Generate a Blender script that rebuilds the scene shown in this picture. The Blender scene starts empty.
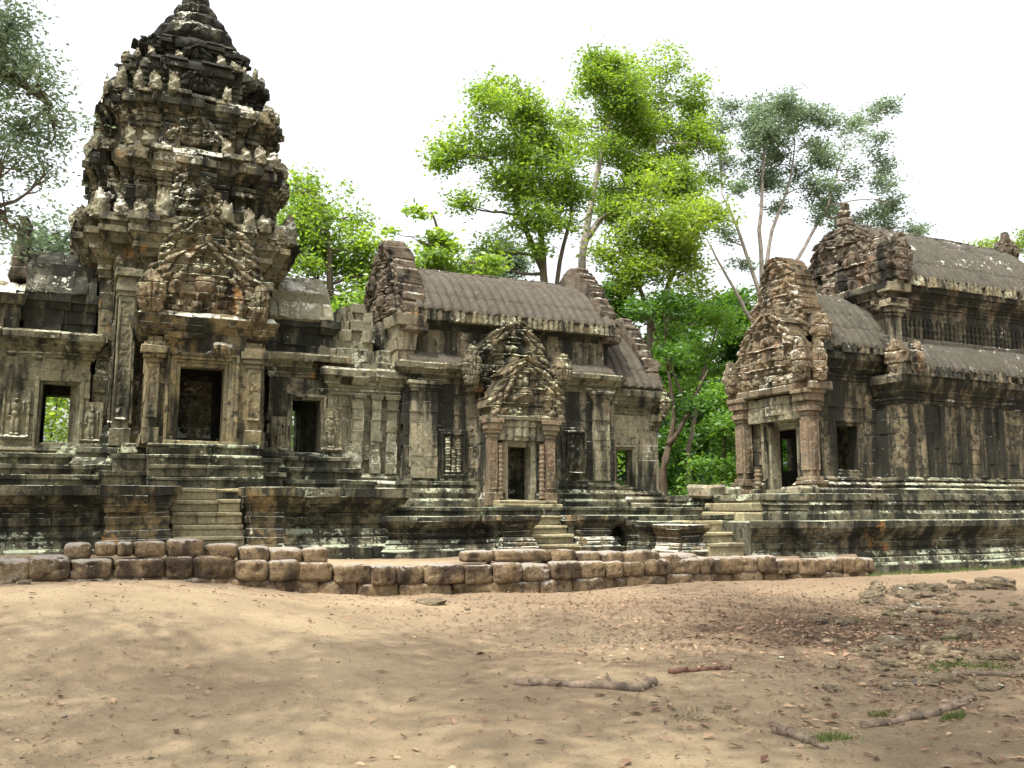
import bpy, math, random
import numpy as np
from mathutils import Vector

R = math.radians
# ------------------------------------------------------------------ camera, sky, sun, exposure
SC = bpy.context.scene
COL = SC.collection
F, YAW, PITCH, EYE = 900.0, R(25.0), math.atan(124 / 900.0), 1.6
cam_d = bpy.data.cameras.new('camera')
cam_d.sensor_width = 36.0
cam_d.lens = F / 1024 * 36.0
cam_d.clip_start, cam_d.clip_end = 0.1, 3000
cam = bpy.data.objects.new('camera', cam_d)
cam.location = (0, 0, EYE)
cam.rotation_euler = (R(90) + PITCH, 0, -YAW)
COL.objects.link(cam)
SC.camera = cam

SUN_DIR = Vector((-0.40, -0.20, 0.89)).normalized()
world = bpy.data.worlds.new('World')
SC.world = world
world.use_nodes = True
wn, wl = world.node_tree.nodes, world.node_tree.links
wn.clear()
sky = wn.new('ShaderNodeTexSky')
sky.sky_type = 'NISHITA'
sky.sun_disc = False
sky.sun_elevation = math.asin(SUN_DIR.z)
sky.sun_rotation = math.atan2(SUN_DIR.x, SUN_DIR.y)
sky.air_density, sky.dust_density, sky.ozone_density = 1.5, 6.0, 1.0
hs = wn.new('ShaderNodeHueSaturation')
hs.inputs['Saturation'].default_value = 0.22
hs.inputs['Value'].default_value = 2.45      # bright humid overcast veil
bg = wn.new('ShaderNodeBackground')
bg.inputs['Strength'].default_value = 0.13
wo = wn.new('ShaderNodeOutputWorld')
wl.new(sky.outputs[0], hs.inputs['Color'])
wl.new(hs.outputs[0], bg.inputs['Color'])
wl.new(bg.outputs[0], wo.inputs['Surface'])

sun_d = bpy.data.lights.new('sun', 'SUN')
sun_d.energy = 4.8
sun_d.angle = R(0.6)
sun_d.color = (1.0, 0.95, 0.85)
sun = bpy.data.objects.new('sun', sun_d)
sun.rotation_euler = SUN_DIR.to_track_quat('Z', 'Y').to_euler()
sun.location = (-10, -5, 40)
COL.objects.link(sun)

vs = SC.view_settings
vs.view_transform = 'Standard'
vs.look = 'None'
vs.gamma = 1.0
vs.exposure = 0.36
vs.use_curve_mapping = False
SC.render.engine = 'CYCLES'
SC.cycles.max_bounces = 6
SC.cycles.diffuse_bounces = 4
SC.cycles.transmission_bounces = 4
SC.cycles.transparent_max_bounces = 4
SC.cycles.use_denoising = True

rnd = random.Random(7)
NR = np.random.default_rng(11)

# direction helper: a point at depth Y that stands in a given viewing direction
_fw = Vector((math.sin(YAW) * math.cos(PITCH), math.cos(YAW) * math.cos(PITCH), math.sin(PITCH)))
_rt = Vector((math.cos(YAW), -math.sin(YAW), 0))
_up = _rt.cross(_fw)
def at(px, py, Y):
    r = _fw + _rt * ((px - 512) / F) - _up * ((py - 384) / F)
    return Vector((0, 0, EYE)) + r * (Y / r.y)

# ------------------------------------------------------------------ numpy noise
def _hash(ix, iy, iz, seed):
    h = (ix.astype(np.int64) * 374761393 + iy.astype(np.int64) * 668265263 + iz.astype(np.int64) * 2147483647 + seed * 144269) & 0xffffffff
    h = ((h ^ (h >> 13)) * 1274126177) & 0xffffffff
    h = h ^ (h >> 16)
    return (h & 0xffff) / 65535.0
def vnoise(x, y, z=None, seed=0):
    x = np.asarray(x, float); y = np.asarray(y, float)
    z = np.zeros_like(x) if z is None else np.asarray(z, float)
    ix, iy, iz = np.floor(x), np.floor(y), np.floor(z)
    fx, fy, fz = x - ix, y - iy, z - iz
    fx, fy, fz = fx * fx * (3 - 2 * fx), fy * fy * (3 - 2 * fy), fz * fz * (3 - 2 * fz)
    o = 0
    for a in (0, 1):
        for b in (0, 1):
            for c in (0, 1):
                w = (fx if a else 1 - fx) * (fy if b else 1 - fy) * (fz if c else 1 - fz)
                o = o + w * _hash(ix + a, iy + b, iz + c, seed)
    return o
def fbm(x, y, z=None, seed=0, oct=4):
    o, a, s, t = 0, 1.0, 1.0, 0
    for k in range(oct):
        o = o + a * vnoise(np.asarray(x) * s, np.asarray(y) * s, None if z is None else np.asarray(z) * s, seed + k)
        t += a; a *= .5; s *= 2.03
    return o / t
def worley(x, y, seed=0):
    ix, iy = np.floor(x), np.floor(y)
    best = np.full(np.shape(x), 9.0)
    z = np.zeros_like(ix)
    for a in (-1, 0, 1):
        for b in (-1, 0, 1):
            jx = ix + a + _hash(ix + a, iy + b, z, seed)
            jy = iy + b + _hash(ix + a, iy + b, z, seed + 91)
            best = np.minimum(best, (jx - x) ** 2 + (jy - y) ** 2)
    return np.sqrt(best)
def sstep(a, b, x):
    t = np.clip((np.asarray(x, float) - a) / (b - a), 0, 1)
    return t * t * (3 - 2 * t)

# ------------------------------------------------------------------ mesh builder
class MB:
    def __init__(s):
        s.v, s.q, s.t, s.n = [], [], [], 0
    def add(s, v, q=None, t=None):
        v = np.asarray(v, float).reshape(-1, 3)
        if q is not None and len(q): s.q.append(np.asarray(q, np.int64).reshape(-1, 4) + s.n)
        if t is not None and len(t): s.t.append(np.asarray(t, np.int64).reshape(-1, 3) + s.n)
        s.v.append(v); s.n += len(v)
    def build(s, name, mat, parent=None, smooth=False, rough=0.0, rscale=2.2):
        v = np.concatenate(s.v) if s.v else np.zeros((0, 3))
        q = np.concatenate(s.q) if s.q else np.zeros((0, 4), np.int64)
        t = np.concatenate(s.t) if s.t else np.zeros((0, 3), np.int64)
        if rough:
            p = v * rscale
            d = np.stack([fbm(p[:, 0], p[:, 1], p[:, 2], 5 + k, 3) - .5 for k in (0, 20, 40)], 1)
            v = v + d * (2 * rough)
        me = bpy.data.meshes.new(name)
        me.vertices.add(len(v)); me.vertices.foreach_set('co', v.ravel())
        nl = q.size + t.size
        me.loops.add(nl)
        me.loops.foreach_set('vertex_index', np.concatenate([q.ravel(), t.ravel()]).astype(np.int32))
        me.polygons.add(len(q) + len(t))
        st = np.concatenate([np.arange(len(q)) * 4, q.size + np.arange(len(t)) * 3]).astype(np.int32)
        me.polygons.foreach_set('loop_start', st)
        me.update(calc_edges=True)
        me.validate()
        me.polygons.foreach_set('use_smooth', np.full(len(me.polygons), bool(smooth)))
        me.materials.append(mat)
        o = bpy.data.objects.new(name, me)
        COL.objects.link(o)
        if parent is not None: o.parent = parent
        return o

BOXQ = [(0, 3, 2, 1), (4, 5, 6, 7), (0, 1, 5, 4), (1, 2, 6, 5), (2, 3, 7, 6), (3, 0, 4, 7)]
def hexa(mb, p):                       # 8 corners
    mb.add(p, BOXQ)
def box(mb, x0, x1, y0, y1, z0, z1, j=0.0):
    p = np.array([(x0, y0, z0), (x1, y0, z0), (x1, y1, z0), (x0, y1, z0), (x0, y0, z1), (x1, y0, z1), (x1, y1, z1), (x0, y1, z1)], float)
    if j: p = p + NR.uniform(-j, j, p.shape)
    mb.add(p, BOXQ)
def cbox(mb, x0, x1, y0, y1, z0, z1, c=0.02, j=0.0):      # chamfered box
    c = min(c, .3 * min(x1 - x0, y1 - y0, z1 - z0))
    bm_v = []
    for sz in (0, 1):
        for sy in (0, 1):
            for sx in (0, 1):
                X, Y, Z = (x0, x1)[sx], (y0, y1)[sy], (z0, z1)[sz]
                dx, dy, dz = (c, -c)[sx], (c, -c)[sy], (c, -c)[sz]
                jj = NR.uniform(-j, j, 3) if j else np.zeros(3)
                bm_v += [np.array((X, Y + dy, Z + dz)) + jj, np.array((X + dx, Y, Z + dz)) + jj, np.array((X + dx, Y + dy, Z)) + jj]
    def i(sx, sy, sz, a): return (sz * 4 + sy * 2 + sx) * 3 + a
    q, t = [], []
    for s in (0, 1):
        f = [i(s, 0, 0, 0), i(s, 1, 0, 0), i(s, 1, 1, 0), i(s, 0, 1, 0)]; q.append(f if s else f[::-1])
        f = [i(0, s, 0, 1), i(0, s, 1, 1), i(1, s, 1, 1), i(1, s, 0, 1)]; q.append(f if s else f[::-1])
        f = [i(0, 0, s, 2), i(1, 0, s, 2), i(1, 1, s, 2), i(0, 1, s, 2)]; q.append(f if s else f[::-1])
    for a in (0, 1):
        for b in (0, 1):
            q.append([i(a, b, 0, 0), i(a, b, 1, 0), i(a, b, 1, 1), i(a, b, 0, 1)])
            q.append([i(a, 0, b, 0), i(a, 1, b, 0), i(a, 1, b, 2), i(a, 0, b, 2)])
            q.append([i(0, a, b, 1), i(1, a, b, 1), i(1, a, b, 2), i(0, a, b, 2)])
    for a in (0, 1):
        for b in (0, 1):
            for c2 in (0, 1):
                t.append([i(a, b, c2, 0), i(a, b, c2, 1), i(a, b, c2, 2)])
    mb.add(np.array(bm_v), q, t)

class Fr:                              # wall frame: u to the right, n outward, z up
    def __init__(s, o, side):
        s.o = np.array(o, float)
        s.U, s.N = {'S': ((1, 0, 0), (0, -1, 0)), 'W': ((0, -1, 0), (-1, 0, 0)), 'E': ((0, 1, 0), (1, 0, 0)), 'N': ((-1, 0, 0), (0, 1, 0))}[side]
        s.U, s.N = np.array(s.U, float), np.array(s.N, float)
    def p(s, u, n, z):
        u, n, z = np.broadcast_arrays(np.asarray(u, float), np.asarray(n, float), np.asarray(z, float))
        return s.o + u[..., None] * s.U + n[..., None] * s.N + z[..., None] * np.array((0, 0, 1.0))
def fbox(mb, fr, u0, u1, n0, n1, z0, z1, j=0.0, c=0.012):
    a, b = fr.p(u0, n0, z0), fr.p(u1, n1, z1)
    lo, hi = np.minimum(a, b), np.maximum(a, b)
    cbox(mb, lo[0], hi[0], lo[1], hi[1], lo[2], hi[2], c, j)

def ring(plan, off):
    n = len(plan); out = []
    for i in range(n):
        a, b, c = np.array(plan[i - 1]), np.array(plan[i]), np.array(plan[(i + 1) % n])
        d1 = (b - a) / np.linalg.norm(b - a); d2 = (c - b) / np.linalg.norm(c - b)
        n1 = np.array((d1[1], -d1[0])); n2 = np.array((d2[1], -d2[0]))
        den = 1 + n1 @ n2
        out.append(b + off * (n1 + n2) / max(den, .2))
    return out
def solid(mb, plan, z0, z1, off=0.0, top=True):
    r = ring(plan, off) if off else [np.array(p, float) for p in plan]
    n = len(r)
    v = [(p[0], p[1], z0) for p in r] + [(p[0], p[1], z1) for p in r]
    mb.add(v, [(i, (i + 1) % n, n + (i + 1) % n, n + i) for i in range(n)])
    if top:                            # cap by fan (plans are star-shaped about their centroid)
        c = np.mean(np.array(r), 0)
        for z in (z0, z1):
            mb.add([(p[0], p[1], z) for p in r] + [(c[0], c[1], z)], None, [(i, (i + 1) % n, n) for i in range(n)])

def courses(mb, plan, groups, lmin=.45, lmax=.95, depth=.3, cham=.009, jit=.012, miss=0.0, openings=None, skip=(), wear=.006):
    """masonry: each group of mouldings is cut into the same stones; openings = {edge: [(t0,t1,z0,z1) in metres along the edge]}"""
    n = len(plan)
    V = []; k = 0
    for subs in groups:
        za, zb = subs[0][0], subs[-1][1]
        zm = .5 * (za + zb)
        for i in range(n):
            if i in skip: continue
            A0, B0 = np.array(plan[i], float), np.array(plan[(i + 1) % n], float)
            L = np.linalg.norm(B0 - A0)
            D0 = (B0 - A0) / L
            iv = [(0.0, L)]
            for (t0, t1, z0, z1) in (openings or {}).get(i, ()):
                if z0 - .01 < zm < z1 + .01:
                    nv = []
                    for (a, b) in iv:
                        if t1 <= a or t0 >= b: nv.append((a, b))
                        else:
                            if t0 - a > .03: nv.append((a, t0))
                            if b - t1 > .03: nv.append((t1, b))
                    iv = nv
            cuts = []
            for (a, b) in iv:
                x = a
                while b - x > 1e-4:
                    l = rnd.uniform(lmin, lmax)
                    if b - x - l < lmin * .6: l = b - x
                    cuts.append((x, x + l)); x += l
            for (x0, x1) in cuts:
                if miss and rnd.random() < miss: continue
                push = rnd.gauss(0, jit)
                if rnd.random() < .04: push -= rnd.uniform(.02, .05)
                for (z0, z1, o0, o1) in subs:
                    c = min(cham, .25 * (z1 - z0)); ct = min(cham, .2 * (x1 - x0))
                    e = [rnd.uniform(-wear, wear) for _ in range(4)]
                    def P(t, o, z):
                        ra, rb = RG(i, o), RG((i + 1) % n, o)
                        dx, dy = D0
                        ta = (ra[0] - A0[0]) * dx + (ra[1] - A0[1]) * dy; tb = (rb[0] - A0[0]) * dx + (rb[1] - A0[1]) * dy
                        if ta > tb: ta = tb = .5 * (ta + tb)
                        u = ta if t < 1e-5 else (tb if t > L - 1e-5 else min(max(t, ta), tb))
                        return (ra[0] + dx * (u - ta), ra[1] + dy * (u - ta), z)
                    def RG(ii, o):
                        return plan[ii][0] + o * MIT[ii][0], plan[ii][1] + o * MIT[ii][1]
                    MIT = _miters(plan)
                    o0p, o1p = o0 + push, o1 + push
                    V.append([P(x0 + ct, o0p + e[0], z0 + c), P(x1 - ct, o0p + e[1], z0 + c), P(x1 - ct, o1p + e[2], z1 - c), P(x0 + ct, o1p + e[3], z1 - c),
                              P(x0, o0p - cham, z0), P(x1, o0p - cham, z0), P(x1, o1p - cham, z1), P(x0, o1p - cham, z1),
                              P(x0, -depth, z0), P(x1, -depth, z0), P(x1, -depth, z1), P(x0, -depth, z1)])
    if not V: return
    V = np.array(V); m = len(V)
    fq = np.array([(0, 1, 2, 3), (4, 5, 1, 0), (5, 6, 2, 1), (6, 7, 3, 2), (7, 4, 0, 3), (8, 9, 5, 4), (9, 10, 6, 5), (10, 11, 7, 6), (11, 8, 4, 7), (11, 10, 9, 8)])
    mb.add(V.reshape(-1, 3), (fq[None] + (np.arange(m) * 12)[:, None, None]).reshape(-1, 4))
_mc = {}
def _miters(plan):
    k = id(plan)
    if k not in _mc or _mc[k][0] is not plan:
        r = ring(plan, 1.0)
        _mc[k] = (plan, [(r[i][0] - plan[i][0], r[i][1] - plan[i][1]) for i in range(len(plan))])
    return _mc[k][1]
def rect(x0, x1, y0, y1): return [(x0, y0), (x1, y0), (x1, y1), (x0, y1)]     # edges: 0 south, 1 east, 2 north, 3 west
def cross(cx, cy, h, st=((.45, 1.0), (.74, .88), (.88, .74), (1.0, .45))):
    q = []
    for (a, b) in st: q.append((a * h, b * h))
    # staircase for the SE quadrant walking from south to east (counter-clockwise)
    se = []
    for k, (a, b) in enumerate(q):
        se.append((a, -b))
        if k + 1 < len(q): se.append((a, -q[k + 1][1]))
    pts = []
    def rot(p, k):
        for _ in range(k): p = (-p[1], p[0])
        return p
    for k in range(4): pts += [rot(p, k) for p in se]
    return [(cx + p[0], cy + p[1]) for p in pts]

def wallc(z0, z1, h=.34):              # plain courses
    n = max(1, round((z1 - z0) / h)); d = (z1 - z0) / n
    return [[(z0 + k * d, z0 + (k + 1) * d, 0, 0)] for k in range(n)]
def mould(z0, z1, spec):               # spec: list of groups; each group list of (height share, off0, off1)
    tot = sum(s[0] for g in spec for s in g); z = z0; out = []
    for g in spec:
        o = []
        for (h, a, b) in g:
            dz = (z1 - z0) * h / tot
            o.append((z, z + dz, a, b)); z += dz
        out.append(o)
    return out
def scale_spec(spec, k): return [[(h, a * k, b * k) for (h, a, b) in g] for g in spec]
BASE = [[(2.2, .42, .42), (.5, .40, .34)], [(1.1, .30, .24), (.4, .20, .20), (1.0, .22, .14)], [(.8, .06, .05), (1.2, .10, .13), (.7, .06, .06)],
        [(.9, .10, .18), (.5, .24, .24), (1.2, .30, .40)], [(1.5, .44, .44)]]
PLINTH = [[(1.6, .34, .34), (.5, .30, .24)], [(1.0, .20, .24), (.8, .22, .14)], [(.6, .08, .08), (.7, .12, .10), (.5, .05, .03)]]
CORN = [[(.7, .03, .05), (.5, .08, .05), (.8, .05, .13)], [(.5, .16, .16), (1.1, .17, .27)], [(1.3, .30, .31), (.5, .24, .20)]]

# ------------------------------------------------------------------ reliefs (carved height fields)
def relief(mb, fr, u0, u1, z0, z1, step, fn, back=-.1):
    nu, nz = max(2, int((u1 - u0) / step) + 1), max(2, int((z1 - z0) / step) + 1)
    U, Z = np.meshgrid(np.linspace(u0, u1, nu), np.linspace(z0, z1, nz))
    H = fn(U, Z)
    ok = ~np.isnan(H)
    cell = ok[:-1, :-1] & ok[1:, :-1] & ok[:-1, 1:] & ok[1:, 1:]
    Hc = np.where(ok, H, 0)
    jit = NR.uniform(-.25, .25, (2,) + U.shape) * step
    front = fr.p(U + jit[0], Hc, Z + jit[1]).reshape(-1, 3)
    bk = fr.p(U, np.full_like(U, back), Z).reshape(-1, 3)
    idx = np.arange(nu * nz).reshape(nz, nu); N = nu * nz
    a, b, c, d = idx[:-1, :-1][cell], idx[:-1, 1:][cell], idx[1:, 1:][cell], idx[1:, :-1][cell]
    q = [np.stack([a, b, c, d], 1), np.stack([d, c, b, a], 1) + N]
    pad = np.pad(cell, 1)
    for (dy, dx) in ((0, -1), (0, 1), (-1, 0), (1, 0)):
        nb = pad[1 + dy:pad.shape[0] - 1 + dy, 1 + dx:pad.shape[1] - 1 + dx]
        e = cell & ~nb
        i0, i1, i2, i3 = idx[:-1, :-1][e], idx[:-1, 1:][e], idx[1:, 1:][e], idx[1:, :-1][e]
        p, r = {(0, -1): (i3, i0), (0, 1): (i1, i2), (-1, 0): (i0, i1), (1, 0): (i2, i3)}[(dy, dx)]
        q.append(np.stack([r, p, p + N, r + N], 1))
    q = np.concatenate(q)
    used = np.unique(q); mp = np.zeros(2 * N, np.int64); mp[used] = np.arange(len(used))
    mb.add(np.concatenate([front, bk])[used], mp[q])

def foliage_carving(u, z, s=7.0, seed=0):
    w = fbm(u * 3, z * 3, None, seed, 3) * 2.2
    a = np.abs(np.sin(u * s * 1.1 + w * 2)) * np.abs(np.sin(z * s * .9 - w * 1.7))
    return .6 * a + .5 * (1 - np.clip(worley(u * s, z * s, seed), 0, 1)) - .2 * fbm(u * 9, z * 9, None, seed + 3, 2)

def pediment(mb, fr, w, h, amp=.12, seed=1, arch=.17, ragged=.05, lobes=1.0, step=.026, figures=5, apex=1.0, holes=True, back=-.12, fat=.35):
    """pointed, lobed Khmer pediment: tympanum of carved figures, moulded arch, flame-leaf border, upturned ends"""
    def half(z):                        # half width of the outline at relative height
        t = np.clip(z / h, 0, 1)
        return w / 2 * (np.interp(t, [0, .1, .2, .36, .5, .6, .72, .84, .93, 1.0], list(np.array([.97, 1.0, .94, .86, .70, .60, .46, .30, .16, .04]) * (1 - fat) + fat * np.array([.98, 1.0, 1.0, .97, .92, .85, .73, .54, .34, .10]))) + lobes * .012 * np.sin(t * 19))
    def fn(U, Z):
        hw = half(Z)
        rag = (fbm(U * 5, Z * 5, None, seed, 3) - .5) * ragged * 2
        fl = .03 * np.abs(np.sin((Z + .5 * np.abs(U)) * 17)) - .015
        crs = np.floor(Z / .29); hw = hw + (vnoise(crs, crs * 0 + np.sign(U), None, seed + 17) - .55) * .20
        d = hw + rag + fl - np.abs(U)    # distance inside
        cap = h * apex + (fbm(U * 6, Z * 0, None, seed + 8, 2) - .5) * ragged * 2
        H = np.full(U.shape, np.nan)
        ins = (d > 0) & (Z < cap)
        sl = .62                        # side slope factor: true distance
        dd = d * sl
        flame = .10 + .05 * np.abs(np.sin((Z + .5 * np.abs(U)) * 17)) + .04 * fbm(U * 14, Z * 14, None, seed, 2)
        brk = sstep(.38, .60, fbm(U * 1.6, Z * 1.6, None, seed + 21, 3))
        ar = (.15 * np.sqrt(np.clip(1 - ((dd - .16 - arch / 2) / (arch / 2)) ** 2, 0, 1)) + .03) * (.55 + .45 * brk)
        ar = ar * (.7 + .5 * fbm(U * 5, Z * 5, None, seed + 51, 3)) - .02 * (np.abs(((Z * 2.1 + np.abs(U) * 1.6) % .5) - .25) > .235)
        carve = foliage_carving(U, Z, 6.5, seed)
        rh = h / 4.0; cw = .34
        row = np.floor(Z / rh); cu = U / cw + .5 * row; cell = np.floor(cu)
        x = cu - cell - .5; tt = Z / rh - row
        k1 = vnoise(cell, row, None, seed + 40); sc = .75 + .35 * k1
        def el(cx, ct, rx, rt, hh): return hh * np.sqrt(np.clip(1 - ((x - cx) / rx) ** 2 - ((tt / sc - ct) / rt) ** 2, 0, 1))
        fig = np.maximum.reduce([el(0, .34, .27, .36, .15), el(0, .80, .15, .14, .15), el(-.27, .50, .10, .20, .09), el(.27, .48, .10, .22, .09), el(0, .06, .40, .09, .10)])
        fig = fig * (k1 > .22) * (np.abs(U) < half(Z) - .30)
        tymp = .45 * amp * carve + fig
        tymp = np.maximum(tymp, .20 * np.sqrt(np.clip(1 - (U / .24) ** 2 - ((Z - h * .40) / (h * .15)) ** 2, 0, 1)))
        tymp = np.maximum(tymp, .20 * np.sqrt(np.clip(1 - (U / .11) ** 2 - ((Z - h * .60) / .13) ** 2, 0, 1)))
        tymp = tymp + .05 * (np.abs(tt - .02) < .05)
        bandz = (Z < .14)
        tymp = np.where(bandz, .10 + .03 * np.sin(U * 26) ** 2, tymp)
        H1 = np.where(dd < .16, flame, np.where(dd < .16 + arch, np.maximum(ar, .02), tymp))
        bl = vnoise(np.floor((U + .2 * np.floor(Z / .36)) / .52), np.floor(Z / .36), None, seed + 31)
        H1 = H1 + .06 * (bl - .5) - .08 * (bl > .90)
        ero = fbm(U * 2.2, Z * 2.2, None, seed + 5, 3)
        H1 = H1 - .09 * sstep(.58, .74, ero) + .05 * (fbm(U * 9, Z * 9, None, seed + 6, 3) - .5)
        H1 = H1 - .04 * (np.abs((Z % .36) - .015) < .016) - .03 * (np.abs(((U + .2 * np.floor(Z / .36)) % .52) - .015) < .016)
        H[ins] = H1[ins]
        return H
    relief(mb, fr, -w / 2 - .12, w / 2 + .12, 0, h * 1.04, step, fn, back)

def naga_end(mb, fr, u, z, w, h, seed=0, thick=.22):
    """the flame-like fan of naga heads that ends a pediment arch"""
    def fn(U, Z):
        t = np.clip((Z - z) / h, 0, 1); x = (U - u) / (w / 2)
        hw = np.interp(t, [0, .15, .45, .7, .88, 1], [.55, .8, 1.0, .8, .42, .06])
        hw = hw + .07 * np.sin(t * 24) + (fbm(U * 7, Z * 7, None, seed, 2) - .5) * .25
        H = np.full(U.shape, np.nan)
        ins = np.abs(x) < hw
        r = np.sqrt((x * .9) ** 2 + ((t - .42) * 2.0) ** 2)
        v = thick * (.75 - .35 * r ** 2) + .05 * np.abs(np.sin(np.arctan2(t + .15, x) * 6)) + .14 * (fbm(U * 6, Z * 6, None, seed + 4, 3) - .5) - .03 * (np.abs((Z % .34) - .02) < .02)
        H[ins] = v[ins]
        return H
    relief(mb, fr, u - w / 2 - .08, u + w / 2 + .08, z, z + h, .024, fn, -.02)

def carved_panel(mb, fr, u0, u1, z0, z1, amp=.05, seed=0, s=9.0, edge=.05, base=.02, step=.026, back=-.05):
    def fn(U, Z):
        e = np.minimum(np.minimum(U - u0, u1 - U), np.minimum(Z - z0, z1 - Z))
        return np.where(e < edge, base + amp, base + amp * foliage_carving(U, Z, s, seed))
    relief(mb, fr, u0, u1, z0, z1, step, fn, back)
def lintel(mb, fr, u0, u1, z0, z1, amp=.07, seed=0, n=7, worn=0.0, back=-.15):
    def fn(U, Z):
        t = (Z - z0) / (z1 - z0); x = (U - u0) / (u1 - u0)
        leaf = np.abs(np.sin(x * math.pi * n)) ** .6
        H = .05 + amp * leaf * np.where(t < .62, 1, .5) + .04 * (t > .66) + .03 * foliage_carving(U, Z, 11, seed)
        H = H + .08 * np.exp(-(((x - .5) * 7) ** 2)) * (t > .2)
        return H * (1 - worn * sstep(.4, .6, fbm(U * 2, Z * 2, None, seed, 2)))
    relief(mb, fr, u0, u1, z0, z1, .022, fn, back)

def figure(mb, fr, u, z, h, seed=0, back=-.06):
    """standing devata in low relief: crown, head, torso, hips, long skirt, arms"""
    def fn(U, Z):
        t = (Z - z) / h; x = (U - u) / h
        H = np.full(U.shape, .0)
        def el(cx, ct, rx, rt, hh):
            d = ((x - cx) / rx) ** 2 + ((t - ct) / rt) ** 2
            return hh * np.sqrt(np.clip(1 - d, 0, 1))
        m = np.maximum.reduce([el(0, .90, .055, .11, .10), el(0, .83, .062, .065, .13), el(0, .66, .105, .13, .12), el(0, .50, .10, .09, .12),
                               el(-.045, .25, .06, .26, .11), el(.045, .25, .06, .26, .11), el(-.15, .58, .035, .15, .08), el(.15, .60, .035, .14, .08),
                               el(-.13, .43, .05, .04, .07), el(.16, .76, .04, .05, .08), el(-.05, .015, .07, .03, .10), el(.05, .015, .07, .03, .10)])
        ped = np.where(t < 0, .06 + .03 * np.sin(t * 90), 0)
        e = np.minimum(np.abs(x - .26), np.abs(x + .26))
        return np.maximum(m * h * .9, ped) + .018 * foliage_carving(U, Z, 16, seed) * (m < .02) + .035 * (e < .03)
    relief(mb, fr, u - .29 * h, u + .29 * h, z - .1 * h, z + 1.08 * h, .02, fn, back)

def antefix_mesh(name, w, h, seed, mat, broken=False):
    mb = MB(); fr = Fr((0, 0, 0), 'S')
    def fn(U, Z):
        t = np.clip(Z / h, 0, 1); x = U / (w / 2)
        hw = np.interp(t, [0, .12, .35, .6, .85, 1], [.85, .98, .95, .72, .34, .05]) + .06 * np.sin(t * 26) + (fbm(U * 8, Z * 8, None, seed, 2) - .5) * .3
        if broken: hw = np.where(t < .8 + .15 * np.sin(x * 2.3 + seed), np.maximum(hw, .8 - .1 * t) + (fbm(U * 8, Z * 8, None, seed, 2) - .5) * .2, 0)
        H = np.full(U.shape, np.nan); ins = np.abs(x) < hw
        v = .10 + .09 * np.exp(-(x * 1.8) ** 2 - ((t - .35) * 3) ** 2) +   .008 * np.abs(np.sin(np.arctan2(t - .05, x) * 6)) + .09 * (fbm(U * 7, Z * 9, None, seed + 3, 2) - .5)
        H[ins] = v[ins]
        return H
    relief(mb, fr, -w / 2 - .05, w / 2 + .05, 0, h, .03, fn, -.09)
    o = mb.build(name, mat)
    me = o.data
    bpy.data.objects.remove(o)
    return me

def frame(mb, fr, u0, u1, z0, z1, rings, sill=True, j=.006):
    """nested stone frame around the opening u0..u1 z0..z1; rings = (width, front, back) from the inside out"""
    a0, a1, b0, b1 = u0, u1, z0, z1
    for (wd, nf, nb) in rings:
        fbox(mb, fr, a0 - wd, a0, nb, nf, b0 - (wd if sill else 0), b1 + wd, j)
        fbox(mb, fr, a1, a1 + wd, nb, nf, b0 - (wd if sill else 0), b1 + wd, j)
        fbox(mb, fr, a0 + .002, a1 - .002, nb, nf - .003, b1, b1 + wd, j)
        if sill: fbox(mb, fr, a0 + .002, a1 - .002, nb, nf - .003, b0 - wd, b0, j)
        a0 -= wd; a1 += wd; b1 += wd
        if sill: b0 -= wd

def lathe(mb, c, prof, seg=10, sq=0.0):
    n = len(prof); v = []
    for (r, z) in prof:
        for k in range(seg):
            a = 2 * math.pi * k / seg
            v.append((c[0] + r * math.cos(a), c[1] + r * math.sin(a), z))
    q = [(i * seg + k, i * seg + (k + 1) % seg, (i + 1) * seg + (k + 1) % seg, (i + 1) * seg + k) for i in range(n - 1) for k in range(seg)]
    v += [(c[0], c[1], prof[0][1]), (c[0], c[1], prof[-1][1])]
    t = [((k + 1) % seg, k, n * seg) for k in range(seg)] + [((n - 1) * seg + k, (n - 1) * seg + (k + 1) % seg, n * seg + 1) for k in range(seg)]
    mb.add(v, q, t)
def baluster(mb, c, z0, z1, r, rings=5):
    pr = []
    for k in range(rings * 4 + 1):
        t = k / (rings * 4)
        pr.append((r * (1.0 if k % 4 in (0,) else (.72 if k % 4 in (1, 3) else .86)), z0 + (z1 - z0) * t))
    lathe(mb, c, pr, 10)

def tube(mb, pts, radii, seg=7, cap=True):
    pts = [np.array(p, float) for p in pts]; n = len(pts); v = []
    up = np.array((0.3, 0.2, 1.0))
    for i in range(n):
        d = pts[min(i + 1, n - 1)] - pts[max(i - 1, 0)]
        d = d / (np.linalg.norm(d) + 1e-9)
        a = np.cross(d, up)
        if np.linalg.norm(a) < .15: a = np.cross(d, (1, 0, 0))
        a = a / np.linalg.norm(a); b = np.cross(d, a)
        for k in range(seg):
            th = 2 * math.pi * k / seg
            v.append(pts[i] + radii[i] * (math.cos(th) * a + math.sin(th) * b))
    q = [(i * seg + k, i * seg + (k + 1) % seg, (i + 1) * seg + (k + 1) % seg, (i + 1) * seg + k) for i in range(n - 1) for k in range(seg)]
    v += [pts[0], pts[-1]]
    t = [((k + 1) % seg, k, n * seg) for k in range(seg)] + [((n - 1) * seg + k, (n - 1) * seg + (k + 1) % seg, n * seg + 1) for k in range(seg)]
    mb.add(v, q, t)

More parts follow.
